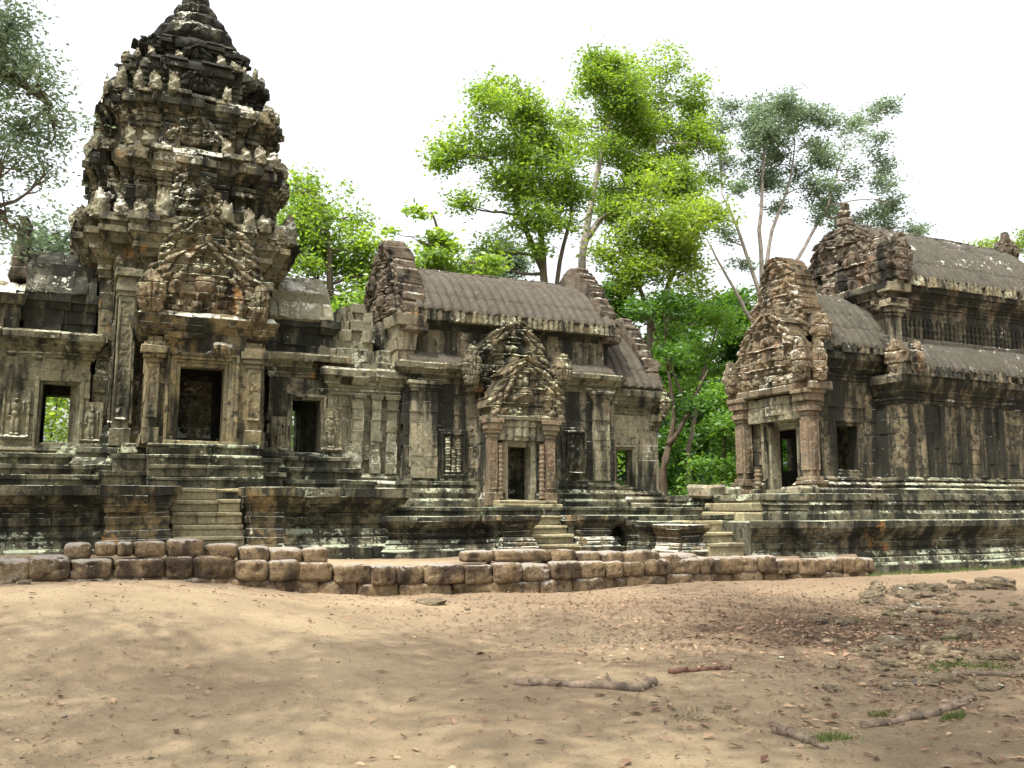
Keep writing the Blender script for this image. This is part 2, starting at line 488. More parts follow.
def vault(mb, x0, x1, prof, rib=.28, amp=.07, nsub=14, thick=.16, joint=.0, seed=0, axis='X', sag=0.0):
    """corbelled roof slope: prof = [(y,z)] from eave to ridge, covered with convex ribs running from ridge to eave"""
    pr = np.array(prof, float)
    seg = np.r_[0, np.cumsum(np.hypot(*np.diff(pr, axis=0).T))]
    ns = max(8, int(seg[-1] / .09))
    s = np.linspace(0, seg[-1], ns)
    y, z = np.interp(s, seg, pr[:, 0]), np.interp(s, seg, pr[:, 1])
    ty, tz = np.gradient(y), np.gradient(z); ln = np.hypot(ty, tz)
    ny, nz = -tz / ln, ty / ln
    if nz.mean() < 0: ny, nz = -ny, -nz
    nx = max(8, int((x1 - x0) / rib * nsub))
    x = np.linspace(x0, x1, nx)
    X, S = np.meshgrid(x, s)
    ph = X / rib
    h = amp * np.abs(np.sin(np.pi * ph)) ** .55
    row = .62
    off = vnoise(np.floor(X / rib), np.floor(S / row), None, seed + 2) * .05 - .02
    h = h + off * .8 - .03 * (np.abs((S % row) - .02) < .035)
    h = h + (fbm(X * 1.3, S * 1.3, None, seed, 4) - .5) * .03 + sag * np.sin((X - x0) / (x1 - x0) * math.pi)
    Y = y[:, None] + ny[:, None] * h; Z = z[:, None] + nz[:, None] * h
    top = np.stack([X, Y, Z], -1).reshape(-1, 3)
    bot = np.stack([X, np.broadcast_to((y - ny * thick)[:, None], X.shape), np.broadcast_to((z - nz * thick)[:, None], X.shape)], -1).reshape(-1, 3)
    if axis == 'Y':
        top = top[:, [1, 0, 2]]; bot = bot[:, [1, 0, 2]]
    idx = np.arange(ns * nx).reshape(ns, nx); N = ns * nx
    q = [np.stack([idx[:-1, :-1], idx[:-1, 1:], idx[1:, 1:], idx[1:, :-1]], -1).reshape(-1, 4)]
    q.append(q[0][:, ::-1] + N)
    for e in (idx[0], idx[-1], idx[:, 0], idx[:, -1]):
        q.append(np.stack([e[:-1], e[1:], e[1:] + N, e[:-1] + N], 1))
    mb.add(np.concatenate([top, bot]), np.concatenate(q))
def vault_prof(ye, ze, yr, zr, bulge=.32, n=14, kick=.0):
    out = []
    for k in range(n):
        t = k / (n - 1)
        yy = ye + (yr - ye) * (t + .06 * math.sin(math.pi * t))
        zz = ze + (zr - ze) * (t + bulge * math.sin(math.pi * t) * (1 - t * .45))
        out.append((yy, min(zz, zr + .02)))
    return out
def eave_petals(mb, fr, u0, u1, z0, z1, n0, p=.16, seed=0):
    def fn(U, Z):
        t = (Z - z0) / (z1 - z0)
        ph = U / p
        k = np.abs((ph % 1) - .5) * 2
        H = n0 + .10 * (1 - k ** 3) * (1 - .5 * t) + .03 * fbm(U * 9, Z * 9, None, seed, 2)
        H = H - .12 * (vnoise(np.floor(ph), np.floor(ph) * 0, None, seed) > .82)
        out = np.where((t > .55) & (k > 1.9 - 1.7 * t + .35), np.nan, H)
        return out
    relief(mb, fr, u0, u1, z0, z1, .03, fn, n0 - .15)

# ------------------------------------------------------------------ materials
def newmat(name):
    m = bpy.data.materials.new(name); m.use_nodes = True
    nt = m.node_tree; nt.nodes.clear()
    return m, nt.nodes, nt.links
def N_noise(nd, lk, vec, scale, detail=6, rough=.6):
    n = nd.new('ShaderNodeTexNoise'); n.inputs['Scale'].default_value = scale
    n.inputs['Detail'].default_value = detail; n.inputs['Roughness'].default_value = rough
    lk.new(vec, n.inputs['Vector']); return n.outputs['Fac']
def N_map(nd, lk, vec, loc=(0, 0, 0), sc=(1, 1, 1)):
    n = nd.new('ShaderNodeMapping'); n.inputs['Location'].default_value = loc; n.inputs['Scale'].default_value = sc
    lk.new(vec, n.inputs['Vector']); return n.outputs[0]
def N_range(nd, lk, v, a, b, c=0.0, d=1.0):
    n = nd.new('ShaderNodeMapRange'); n.interpolation_type = 'SMOOTHSTEP'
    n.inputs['From Min'].default_value, n.inputs['From Max'].default_value = a, b
    n.inputs['To Min'].default_value, n.inputs['To Max'].default_value = c, d
    lk.new(v, n.inputs['Value']); return n.outputs[0]
def N_math(nd, lk, op, a, b=None):
    n = nd.new('ShaderNodeMath'); n.operation = op
    for k, v in enumerate((a, b)):
        if v is None: continue
        if isinstance(v, (int, float)): n.inputs[k].default_value = v
        else: lk.new(v, n.inputs[k])
    return n.outputs[0]
def N_mix(nd, lk, fac, a, b, mode='MIX'):
    n = nd.new('ShaderNodeMix'); n.data_type = 'RGBA'; n.blend_type = mode
    for sock, v in ((n.inputs[0], fac), (n.inputs[6], a), (n.inputs[7], b)):
        if isinstance(v, (int, float)): sock.default_value = v
        elif isinstance(v, tuple): sock.default_value = (*v, 1)
        else: lk.new(v, sock)
    return n.outputs[2]
def stone(name, base, tan, black=.5, lichen=.5, orange=.0, lcol=(.46, .475, .39), ocol=(.36, .17, .05), bcol=(.016, .0165, .013), up=.22, seed=0.0, red=.0, pits=.4, streak=.32, film_amt=.30, film_col=(.19, .20, .155)):
    base, tan = tuple(a * k for a, k in zip(base, (.84, .88, .80))), tuple(a * k for a, k in zip(tan, (.90, .94, .84)))
    m, nd, lk = newmat(name)
    g = nd.new('ShaderNodeNewGeometry'); pos = N_map(nd, lk, g.outputs['Position'], (seed * 7.3, seed * 3.1, seed * 1.7))
    sep = nd.new('ShaderNodeSeparateXYZ'); lk.new(g.outputs['Normal'], sep.inputs[0])
    c = N_mix(nd, lk, N_range(nd, lk, N_noise(nd, lk, pos, .9, 5), .38, .64), base, tan)
    c = N_mix(nd, lk, N_math(nd, lk, 'MULTIPLY', g.outputs['Random Per Island'], .62), c, tuple(x * .42 for x in base))
    if red:
        c = N_mix(nd, lk, N_range(nd, lk, N_noise(nd, lk, N_map(nd, lk, pos, (9, 2, 5)), 1.4, 4), .62 - red * .2, .70 - red * .1, 0, .7), c, (.20, .125, .08))
    if orange:
        c = N_mix(nd, lk, N_range(nd, lk, N_noise(nd, lk, N_map(nd, lk, pos, (3, 8, 1)), .8, 5), .68 - orange * .3, .76 - orange * .3, 0, .9), c, ocol)
    # fine grain
    c = N_mix(nd, lk, N_range(nd, lk, N_noise(nd, lk, pos, 14, 6, .7), .36, .66, 0, .62), c, tuple(x * .38 for x in base))
    fm = N_noise(nd, lk, N_map(nd, lk, pos, (3, 3, 9)), 7.5, 6, .75)
    c = N_mix(nd, lk, N_range(nd, lk, fm, .52, .66, 0, .45), c, tuple(min(1, x * 1.55) for x in tan))
    film = N_range(nd, lk, N_noise(nd, lk, N_map(nd, lk, pos, (8, 4, 6)), 2.3, 8, .7), .44, .64, 0, film_amt)
    c = N_mix(nd, lk, film, c, film_col)
    # black algae running down in streaks, and mottling
    bs = N_noise(nd, lk, N_map(nd, lk, pos, (1, 1, 4), (1.7, 1.7, streak)), 1.25, 8, .62)
    bl = N_range(nd, lk, bs, .655 - black * .32, .80 - black * .30, 0, .96)
    c = N_mix(nd, lk, bl, c, bcol)
    bm = N_range(nd, lk, N_noise(nd, lk, N_map(nd, lk, pos, (5, 5, 5)), 4.5, 10, .74), .66 - black * .2, .72 - black * .2, 0, .88)
    c = N_mix(nd, lk, bm, c, tuple(x * 1.6 for x in bcol))
    # pale lichen, thickest on the ledges
    ln = N_noise(nd, lk, N_map(nd, lk, pos, (2, 7, 3)), 8.5, 10, .80)
    lw = N_noise(nd, lk, N_map(nd, lk, pos, (6, 1, 2)), 1.1, 5, .65)
    v = N_math(nd, lk, 'ADD', ln, N_math(nd, lk, 'MULTIPLY', N_math(nd, lk, 'MAXIMUM', sep.outputs['Z'], 0.0), up))
    v = N_math(nd, lk, 'ADD', v, N_math(nd, lk, 'MULTIPLY', N_math(nd, lk, 'SUBTRACT', lw, .5), .85))
    lf = N_range(nd, lk, v, .78 - lichen * .26, .83 - lichen * .26, 0, .92)
    lc = N_mix(nd, lk, N_range(nd, lk, N_noise(nd, lk, pos, 2.2, 3), .4, .62), lcol, tuple(x * k for x, k in zip(lcol, (1.25, 1.15, 1.15))))
    c = N_mix(nd, lk, lf, c, lc)
    p = nd.new('ShaderNodeBsdfPrincipled'); p.inputs['Roughness'].default_value = .95; p.inputs['Specular IOR Level'].default_value = .15
    lk.new(c, p.inputs['Base Color'])
    b1 = nd.new('ShaderNodeBump'); b1.inputs['Strength'].default_value = .9; b1.inputs['Distance'].default_value = .045
    hN = N_math(nd, lk, 'ADD', N_noise(nd, lk, pos, 9, 9, .72), N_math(nd, lk, 'MULTIPLY', N_noise(nd, lk, pos, 38, 4, .6), pits))
    lk.new(hN, b1.inputs['Height']); lk.new(b1.outputs[0], p.inputs['Normal'])
    o = nd.new('ShaderNodeOutputMaterial'); lk.new(p.outputs[0], o.inputs[0])
    return m

M = {}
M['tower'] = stone('tower_sandstone', (.16, .14, .10), (.25, .195, .12), black=.72, lichen=.60, orange=.16, seed=1)
M['tower_top'] = stone('tower_top_sandstone', (.11, .105, .085), (.16, .14, .11), black=.92, lichen=.40, seed=2, up=.08)
M['warm'] = stone('warm_sandstone', (.26, .21, .14), (.31, .23, .13), black=.58, lichen=.24, orange=.30, ocol=(.33, .19, .08), seed=3)
M['pale'] = stone('pale_sandstone', (.31, .265, .20), (.37, .31, .23), black=.52, lichen=.24, red=.25, seed=4)
M['wall'] = stone('hall_sandstone', (.24, .20, .15), (.32, .26, .19), black=.76, lichen=.38, seed=5, streak=.22)
M['dark'] = stone('algae_sandstone', (.12, .105, .08), (.17, .145, .105), black=.95, lichen=.30, lcol=(.33, .38, .25), seed=6, streak=.25)
M['cornice'] = stone('cornice_sandstone', (.19, .165, .12), (.25, .20, .13), black=.55, lichen=.56, lcol=(.34, .35, .25), orange=.15, seed=7, up=.2)
M['base'] = stone('plinth_sandstone', (.15, .135, .10), (.21, .17, .115), black=.72, lichen=.50, lcol=(.34, .38, .27), orange=.16, seed=8, up=.20)
M['orange'] = stone('ochre_sandstone', (.20, .15, .09), (.27, .18, .085), black=.78, lichen=.30, orange=.22, ocol=(.34, .17, .045), seed=9, up=.4)
M['step'] = stone('step_sandstone', (.40, .34, .235), (.46, .38, .255), black=.22, lichen=.20, seed=10, up=.12, film_amt=.1)
M['roof'] = stone('roof_sandstone', (.125, .102, .085), (.095, .08, .068), black=.22, lichen=.14, lcol=(.40, .40, .36), film_amt=.15, film_col=(.17, .155, .14), seed=11, up=.05, streak=.8)
M['roof_lib'] = stone('library_roof_sandstone', (.11, .095, .08), (.082, .073, .062), black=.26, lichen=.50, lcol=(.52, .52, .48), film_amt=.15, film_col=(.14, .13, .12), seed=12, up=.03, streak=.8)
M['ped'] = stone('pediment_sandstone', (.19, .155, .11), (.25, .18, .12), black=.58, lichen=.42, red=.35, orange=.22, lcol=(.38, .41, .27), seed=13, up=.25)
M['ped_lib'] = stone('library_pediment_sandstone', (.19, .145, .105), (.27, .19, .125), black=.46, lichen=.28, red=.55, lcol=(.40, .40, .33), seed=14, up=.3)
M['lib'] = stone('library_sandstone', (.22, .175, .12), (.27, .21, .14), black=.86, lichen=.18, red=.30, seed=15, streak=.2)
M['libdark'] = stone('library_dark_sandstone', (.15, .125, .09), (.21, .16, .11), black=.84, lichen=.22, seed=16, streak=.2)
M['redcol'] = stone('red_sandstone', (.23, .155, .115), (.27, .20, .14), black=.36, lichen=.16, red=.45, seed=17)
M['gable'] = stone('gable_sandstone', (.17, .125, .10), (.20, .145, .115), black=.55, lichen=.18, red=.3, seed=18)
M['devata'] = stone('carved_pier_sandstone', (.23, .20, .145), (.29, .24, .165), black=.50, lichen=.32, seed=19)
M['antefix'] = stone('antefix_sandstone', (.24, .21, .16), (.30, .26, .19), black=.30, lichen=.62, lcol=(.42, .43, .37), seed=20, up=.15)
M['interior_shade'] = stone('interior_shade_sandstone', (.035, .03, .025), (.045, .04, .03), black=.7, lichen=.0, seed=21)  # near-black colour stands in for the shade inside the doorways
M['laterite'] = stone('laterite', (.27, .18, .11), (.34, .24, .155), black=.56, lichen=.46, lcol=(.30, .275, .235), bcol=(.05, .035, .025), film_col=(.20, .16, .12), seed=22, up=.26, pits=1.2, streak=1.0)
M['rock'] = stone('field_stone', (.20, .15, .11), (.27, .205, .145), black=.30, lichen=-.2, film_amt=.0, red=.3, bcol=(.05, .045, .04), seed=23)

def soil():
    m, nd, lk = newmat('packed_earth')
    g = nd.new('ShaderNodeNewGeometry'); pos = g.outputs['Position']
    c = N_mix(nd, lk, N_range(nd, lk, N_noise(nd, lk, pos, .35, 6, .6), .36, .66), (.44, .340, .215), (.275, .205, .132))
    c = N_mix(nd, lk, N_range(nd, lk, N_noise(nd, lk, N_map(nd, lk, pos, (4, 4, 0)), .8, 8, .7), .52, .72, 0, .7), c, (.24, .168, .108))
    c = N_mix(nd, lk, N_range(nd, lk, N_noise(nd, lk, N_map(nd, lk, pos, (1, 9, 0)), 2.6, 8, .7), .52, .70, 0, .55), c, (.48, .385, .255))
    sep = nd.new('ShaderNodeSeparateXYZ'); lk.new(pos, sep.inputs[0])
    # reddish trodden leaf mould on the right
    rr = N_math(nd, lk, 'ADD', N_range(nd, lk, sep.outputs['X'], 2.5, 9.0, 0, .55), N_noise(nd, lk, pos, .5, 5))
    c = N_mix(nd, lk, N_range(nd, lk, rr, .65, 1.05, 0, .65), c, (.23, .165, .11))
    c = N_mix(nd, lk, N_range(nd, lk, N_noise(nd, lk, pos, 18, 9, .8), .52, .66, 0, .50), c, (.17, .12, .078))
    c = N_mix(nd, lk, N_range(nd, lk, N_noise(nd, lk, pos, 55, 4, .75), .58, .70, 0, .5), c, (.50, .41, .29))
    c = N_mix(nd, lk, N_range(nd, lk, N_noise(nd, lk, N_map(nd, lk, pos, (7, 2, 0)), 34, 5, .75), .60, .68, 0, .7), c, (.10, .06, .04))
    dd = nd.new('ShaderNodeVectorMath'); dd.operation = 'DISTANCE'; lk.new(pos, dd.inputs[0]); dd.inputs[1].default_value = (10.2, 9.6, 0)
    dn = N_math(nd, lk, 'SUBTRACT', dd.outputs['Value'], N_math(nd, lk, 'MULTIPLY', N_noise(nd, lk, pos, .9, 6), 4.5))
    c = N_mix(nd, lk, N_range(nd, lk, dn, 1.4, -1.2, 0, .8), c, (.105, .07, .046))
    # far ground under the trees: green and brown
    far = N_range(nd, lk, sep.outputs['Y'], 27, 34)
    gc = N_mix(nd, lk, N_noise(nd, lk, pos, .4, 6), (.05, .09, .02), (.13, .10, .05))
    c = N_mix(nd, lk, far, c, gc)
    p = nd.new('ShaderNodeBsdfPrincipled'); p.inputs['Roughness'].default_value = .97; p.inputs['Specular IOR Level'].default_value = .1
    lk.new(c, p.inputs['Base Color'])
    b = nd.new('ShaderNodeBump'); b.inputs['Strength'].default_value = 1.0; b.inputs['Distance'].default_value = .045
    h = N_math(nd, lk, 'ADD', N_noise(nd, lk, pos, 7, 8, .7), N_math(nd, lk, 'MULTIPLY', N_noise(nd, lk, pos, 38, 7, .8), 1.1))
    lk.new(h, b.inputs['Height']); lk.new(b.outputs[0], p.inputs['Normal'])
    o = nd.new('ShaderNodeOutputMaterial'); lk.new(p.outputs[0], o.inputs[0])
    return m
M['soil'] = soil()
def leafmat(name, a, b, trans=.45, tcol=None):
    m, nd, lk = newmat(name)
    g = nd.new('ShaderNodeNewGeometry')
    c = N_mix(nd, lk, g.outputs['Random Per Island'], a, b)
    c = N_mix(nd, lk, N_range(nd, lk, N_noise(nd, lk, g.outputs['Position'], .45, 3), .4, .62, 0, .6), c, tuple(x * .62 for x in a))
    d = nd.new('ShaderNodeBsdfDiffuse'); lk.new(c, d.inputs[0])
    t = nd.new('ShaderNodeBsdfTranslucent')
    tc = N_mix(nd, lk, 1.0, c, tcol or (1.7, 1.6, .6), 'MULTIPLY')
    lk.new(tc, t.inputs[0])
    gl = nd.new('ShaderNodeBsdfGlossy'); gl.inputs['Roughness'].default_value = .45; gl.inputs[0].default_value = (.7, .75, .7, 1)
    s = nd.new('ShaderNodeMixShader'); s.inputs[0].default_value = trans
    lk.new(d.outputs[0], s.inputs[1]); lk.new(t.outputs[0], s.inputs[2])
    s2 = nd.new('ShaderNodeMixShader'); s2.inputs[0].default_value = .05
    lk.new(s.outputs[0], s2.inputs[1]); lk.new(gl.outputs[0], s2.inputs[2])
    o = nd.new('ShaderNodeOutputMaterial'); lk.new(s2.outputs[0], o.inputs[0])
    return m
M['leaf_bright'] = leafmat('bright_leaves', (.13, .24, .04), (.24, .34, .06), .55)
M['leaf_mid'] = leafmat('mid_green_leaves', (.085, .20, .03), (.15, .27, .045), .55)
M['leaf_yellow'] = leafmat('yellow_green_leaves', (.15, .25, .035), (.26, .34, .06), .55)
M['leaf_grey'] = leafmat('grey_green_leaves', (.14, .20, .12), (.20, .27, .17), .48, (1.4, 1.4, 1.2))
M['leaf_deep'] = leafmat('deep_green_leaves', (.045, .125, .018), (.10, .205, .03), .5)
M['litter'] = leafmat('dry_leaves', (.085, .035, .025), (.44, .29, .18), .1, (1, 1, 1))
M['grass'] = leafmat('grass_blades', (.06, .10, .02), (.13, .16, .04), .3)
def bark(name, a, b):
    m, nd, lk = newmat(name)
    g = nd.new('ShaderNodeNewGeometry'); pos = g.outputs['Position']
    c = N_mix(nd, lk, N_range(nd, lk, N_noise(nd, lk, N_map(nd, lk, pos, (0, 0, 0), (3, 3, .8)), 2.5, 7, .7), .35, .68), a, b)
    p = nd.new('ShaderNodeBsdfPrincipled'); p.inputs['Roughness'].default_value = .95; p.inputs['Specular IOR Level'].default_value = .1
    lk.new(c, p.inputs['Base Color'])
    bu = nd.new('ShaderNodeBump'); bu.inputs['Strength'].default_value = .6; bu.inputs['Distance'].default_value = .03
    lk.new(N_noise(nd, lk, N_map(nd, lk, pos, (0, 0, 0), (9, 9, 2)), 2, 7, .7), bu.inputs['Height']); lk.new(bu.outputs[0], p.inputs['Normal'])
    o = nd.new('ShaderNodeOutputMaterial'); lk.new(p.outputs[0], o.inputs[0])
    return m
M['bark'] = bark('brown_bark', (.085, .07, .05), (.14, .115, .085))
M['bark_pale'] = bark('pale_bark', (.19, .165, .14), (.30, .265, .23))
M['bark_dark'] = bark('dark_bark', (.045, .035, .025), (.10, .075, .05))
M['deadwood'] = bark('dead_wood', (.10, .078, .058), (.23, .175, .13))
M['deadwood_red'] = bark('red_dead_wood', (.12, .06, .042), (.19, .11, .08))

# ------------------------------------------------------------------ naming
def tag(o, label=None, cat=None, group=None, kind=None):
    if label: o['label'] = label
    if cat: o['category'] = cat
    if group: o['group'] = group
    if kind: o['kind'] = kind
    return o
def thing(name, label, cat, loc=(0, 0, 0), group=None):
    """an Empty at the base; parts built in world coordinates are shifted back by `settle`"""
    o = bpy.data.objects.new(name, None); o.empty_display_size = .3
    COL.objects.link(o); o.location = loc
    return tag(o, label, cat, group)
def settle(root):
    off = root.location.copy()
    for ch in root.children:
        ch.location = ch.location - off

# ------------------------------------------------------------------ ground
def ground_h(x, y):
    x = np.asarray(x, float); y = np.asarray(y, float)
    h = .58 * np.exp(-((x + .2) / 3.2) ** 2 - ((y - 11.3) / 3.0) ** 2) - .14 * np.exp(-((x - 5.4) / 1.6) ** 2 - ((y - 10.5) / 2.4) ** 2) + .40 * sstep(6.0, -.5, x) * sstep(10.5, 15.5, y)
    h = h + .10 * np.exp(-((x - 3.2) / 2.5) ** 2 - ((y - 6.5) / 2.2) ** 2)
    h = h - .16 * np.exp(-((x - 9.8) / 2.6) ** 2 - ((y - 9.5) / 2.8) ** 2)
    h = h + .07 * sstep(14, 19, x) + .10 * sstep(11.5, 14.5, x) * sstep(12, 7, y)
    near = np.exp(-((np.hypot(x, y) / 45) ** 2))
    h = h + near * ((fbm(x * .35, y * .35, None, 3, 4) - .5) * .30 + (fbm(x * 1.7, y * 1.7, None, 13, 4) - .5) * .06 + (fbm(x * 5.5, y * 5.5, None, 43, 3) - .5) * .03)
    # raised terrace held by the low wall
    ter = sstep(16.02, 16.30, y) * sstep(16.95, 16.6, x)
    h = h * (1 - ter) + ter * (.52 + .22 * sstep(6, 0, x) + (fbm(x * .9, y * .9, None, 23, 3) - .5) * .06)
    h = h + (fbm(x * .02, y * .02, None, 33, 3) - .5) * 5 * sstep(50, 160, np.hypot(x, y))
    return h
def axis(a0, a1, st, lim):
    c = list(np.arange(a0, a1 + 1e-6, st)); d = st
    x = c[-1]
    while x < lim: d *= 1.22; x += d; c.append(x)
    d = st; x = c[0]
    while x > -lim: d *= 1.22; x -= d; c.insert(0, x)
    return np.array(c)
gx, gy = axis(-4, 21, .075, 900), axis(3.5, 17.2, .06, 900)
GX, GY = np.meshgrid(gx, gy)
GZ = ground_h(GX, GY)
mb = MB()
ii = np.arange(GX.size).reshape(GX.shape)
mb.add(np.stack([GX, GY, GZ], -1).reshape(-1, 3), np.stack([ii[:-1, :-1], ii[:-1, 1:], ii[1:, 1:], ii[1:, :-1]], -1).reshape(-1, 4))
tag(mb.build('ground', M['soil'], smooth=True), kind='structure')
def gz(x, y): return float(ground_h(np.array([x]), np.array([y]))[0])

def nagas(lst, mat, parent, name='naga_finial'):
    for a in lst:
        b = MB(); naga_end(b, *a); b.build(name, mat, parent, rough=.035)

# ------------------------------------------------------------------ tower shrine
TX, TY = 1.93, 25.0
FINE = ((.36, 1.0), (.58, .93), (.74, .84), (.84, .74), (.93, .58), (1.0, .36))
ANTE = [antefix_mesh('antefix', .36, .62, s, M['antefix']) for s in (3, 8, 15)] + [antefix_mesh('antefix', w, h, s, M['antefix'], True) for w, h, s in ((.34, .5, 21), (.42, .42, 22), (.26, .56, 23))]
def antefix(parent, x, y, z, side, s=1.0, k=0):
    o = bpy.data.objects.new('antefix', ANTE[rnd.randrange(6)]); COL.objects.link(o); o.parent = parent
    o.location = (x, y, z); o.rotation_euler.z = {'S': 0, 'W': -math.pi / 2, 'E': math.pi / 2}[side] + rnd.uniform(-.12, .12)
    o.rotation_euler.x = rnd.uniform(-.10, .08); o.rotation_euler.y = rnd.uniform(-.08, .08)
    o.scale = (s * rnd.uniform(.8, 1.25), s * 1.3, s * rnd.uniform(.7, 1.25))
    return o

def build_tower():
    t = thing('temple_tower', 'tall tiered sandstone shrine tower with an open doorway and rows of leaf-shaped antefixes', 'temple tower', (TX, TY, 2.0))
    # stepped foot of the shrine
    b = MB(); P = cross(TX, TY, 2.9)
    courses(b, P, mould(2.0, 3.05, PLINTH), depth=.5)
    solid(b, P, 1.9, 3.02, -.05)
    b.build('plinth', M['base'], t, rough=.02)
    # shaft
    P = cross(TX, TY, 2.25)
    b = MB()
    courses(b, P, mould(3.05, 3.5, [[(1, .12, .12), (.6, .10, .05)], [(.6, .07, .06)]]) + wallc(3.5, 7.15, .40), depth=.35, jit=.012)
    solid(b, P, 3.0, 8.3, -.22)
    b.build('shaft_wall', M['tower'], t, rough=.014)
    for k, u in enumerate((-1.38, 1.42)):
        b = MB(); carved_panel(b, Fr((TX + u, TY - 1.98, 0), 'S'), -.24, .24, 4.55, 7.1, .045, 3 + int(u), 10)
        pb = b.build('carved_pier', M['devata'], t)
        b = MB(); figure(b, Fr((TX + u, TY - 1.98 - .02, 0), 'S'), 0, 3.62, .92, k)
        b.build('carved_figure', M['devata'], pb)
    # main cornice and tiers
    b = MB()
    courses(b, P, mould(7.15, 8.55, [[(.5, .05, .05), (.6, .10, .06), (.5, .05, .10)], [(.7, .14, .24), (.5, .28, .28)], [(.8, .26, .38), (.6, .44, .44)], [(.5, .36, .40), (.8, .46, .42)]]), lmin=.22, lmax=.45, jit=.045, miss=.03, depth=.4)
    solid(b, P, 7.1, 8.5, .05)
    b.build('main_cornice', M['cornice'], t, rough=.03)
    tiers = [(8.5, 9.62, 10.38, 2.24, .27), (10.36, 11.22, 11.92, 2.06, .26), (11.9, 12.45, 13.0, 1.72, .21), (12.98, 13.4, 13.82, 1.26, .18)]
    for k, (z0, zw, z1, h, pr) in enumerate(tiers):
        P = cross(TX, TY, h, FINE)
        tb = MB()
        courses(tb, P, [[(z0, z0 + .14, .12, .10)], [(z0 + .14, z0 + .26, .05, .02)]] + wallc(z0 + .26, zw - .22, .26) + [[(zw - .22, zw - .14, .05, .05), (zw - .14, zw - .08, .0, .0), (zw - .08, zw, .06, .06)]], lmin=.2, lmax=.45, jit=.045, depth=.35, miss=.03)
        courses(tb, P, mould(zw, z1, [[(.5, .03, .06), (.4, .10, .10)], [(.6, .12, pr * .75)], [(.8, pr, pr), (.35, pr * .85, pr * .8)], [(.6, pr * .95, pr * .7)]]), lmin=.2, lmax=.42, jit=.055, depth=.4, miss=.05)
        solid(tb, P, z0 - .1, z1, -.08)
        tr = tb.build('tier', M['tower'] if k < 2 else M['tower_top'], t, rough=.035)
        # false niche in the middle of each face
        nb = MB()
        w = .62 * h
        pediment(nb, Fr((TX, TY - h - .06, z0 + .30), 'S'), w, (zw - z0) * 1.05, .05, 30 + k, .08, .03, figures=2)
        fbox(nb, Fr((TX, TY - h, 0), 'S'), -w * .42, -w * .30, -.02, .13, z0 + .02, z0 + .42)
        fbox(nb, Fr((TX, TY - h, 0), 'S'), w * .30, w * .42, -.02, .13, z0 + .02, z0 + .42)
        nb.build('false_niche', M['tower'] if k < 2 else M['tower_top'], tr, rough=.02)
        # antefixes stand on the ledge below this tier
        hb = [2.62, 2.42, 2.24, 1.82][k]
        zb = [8.50, 10.36, 11.9, 12.98][k] - .02
        s = [1.15, .95, .86, .6][k]
        for (a, c) in ((-.93, .62), (-.80, .80), (-.62, .92), (-.46, .97), (-.27, 1.0), (.30, 1.0), (.50, .96), (.64, .92), (.80, .80), (.93, .62)):
            if rnd.random() < .12: continue
            antefix(t, TX + a * hb, TY - c * hb + .10, zb, 'S', s * rnd.uniform(.8, 1.2) * (1.2 if abs(a) == .80 else 1), rnd.randrange(3))
        for (a, c) in ((-1.0, -.30), (-.95, -.55), (-.86, -.74), (-1.0, .30)):
            antefix(t, TX + a * hb + .12, TY + c * hb, zb, 'W', s * rnd.uniform(.75, 1.1), rnd.randrange(3))
        for (a, c) in ((1.0, -.30), (.95, -.55), (.86, -.74)):
            antefix(t, TX + a * hb - .12, TY + c * hb, zb, 'E', s * rnd.uniform(.7, 1.0), rnd.randrange(3))
    # lotus crown
    lb = MB()
    prof = [(1.05, 13.7), (1.12, 13.85), (1.0, 14.0), (.86, 14.05), (1.0, 14.18), (1.04, 14.38), (.92, 14.52), (.66, 14.58), (.74, 14.68), (.78, 14.82), (.66, 14.95), (.46, 15.0), (.52, 15.1), (.54, 15.22), (.44, 15.34), (.3, 15.4), (.34, 15.55), (.3, 15.75), (.12, 16.0)]
    seg = 40; v = []
    for (r, z) in prof:
        for a in range(seg):
            th = 2 * math.pi * a / seg
            rr = r * (1 + .09 * abs(math.sin(th * 6 + z)) + .09 * (rnd.random() - .5))
            v.append((TX + rr * math.cos(th), TY + rr * math.sin(th), z + rnd.uniform(-.02, .02)))
    lb.add(v, [(i * seg + a, i * seg + (a + 1) % seg, (i + 1) * seg + (a + 1) % seg, (i + 1) * seg + a) for i in range(len(prof) - 1) for a in range(seg)])
    lb.build('lotus_crown', M['tower_top'], t, rough=.05)

    # south porch with the doorway
    X0, X1, Y0 = .98, 3.42, 20.95
    DX0, DX1, DZ0, DZ1 = 1.68, 2.62, 3.06, 4.72
    b = MB(); P = rect(X0, X1, Y0, 23.2)
    op = {0: [(DX0 - .1 - X0, DX1 + .1 - X0, 2.9, DZ1 + .1)]}
    courses(b, P, mould(2.95, 3.25, [[(1, .07, .05), (.5, .03, .03)]]) + wallc(3.25, 5.0, .36) + wallc(5.0, 5.35), depth=.42, openings=op, skip=(2,))
    box(b, X0 + .1, X1 - .1, Y0 + .1, 23.0, 5.0, 5.6)
    porch = b.build('porch', M['warm'], t, rough=.016)
    b = MB()
    frame(b, Fr((0, Y0, 0), 'S'), DX0, DX1, DZ0, DZ1, [(.09, -.06, -.45), (.07, -.02, -.3), (.07, .03, -.2), (.08, .07, -.1)], sill=False)
    fbox(b, Fr((0, Y0, 0), 'S'), DX0 - .3, DX1 + .3, -.45, .10, 2.92, DZ0, .01)
    b.build('door_frame', M['warm'], porch, rough=.008)
    # inner doorway seen through the first one
    b = MB()
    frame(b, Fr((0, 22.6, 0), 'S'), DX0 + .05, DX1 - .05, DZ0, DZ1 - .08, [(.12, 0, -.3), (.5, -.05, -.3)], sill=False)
    b.build('inner_frame', M['interior_shade'], porch)  # interior shade is put into the colour of this frame
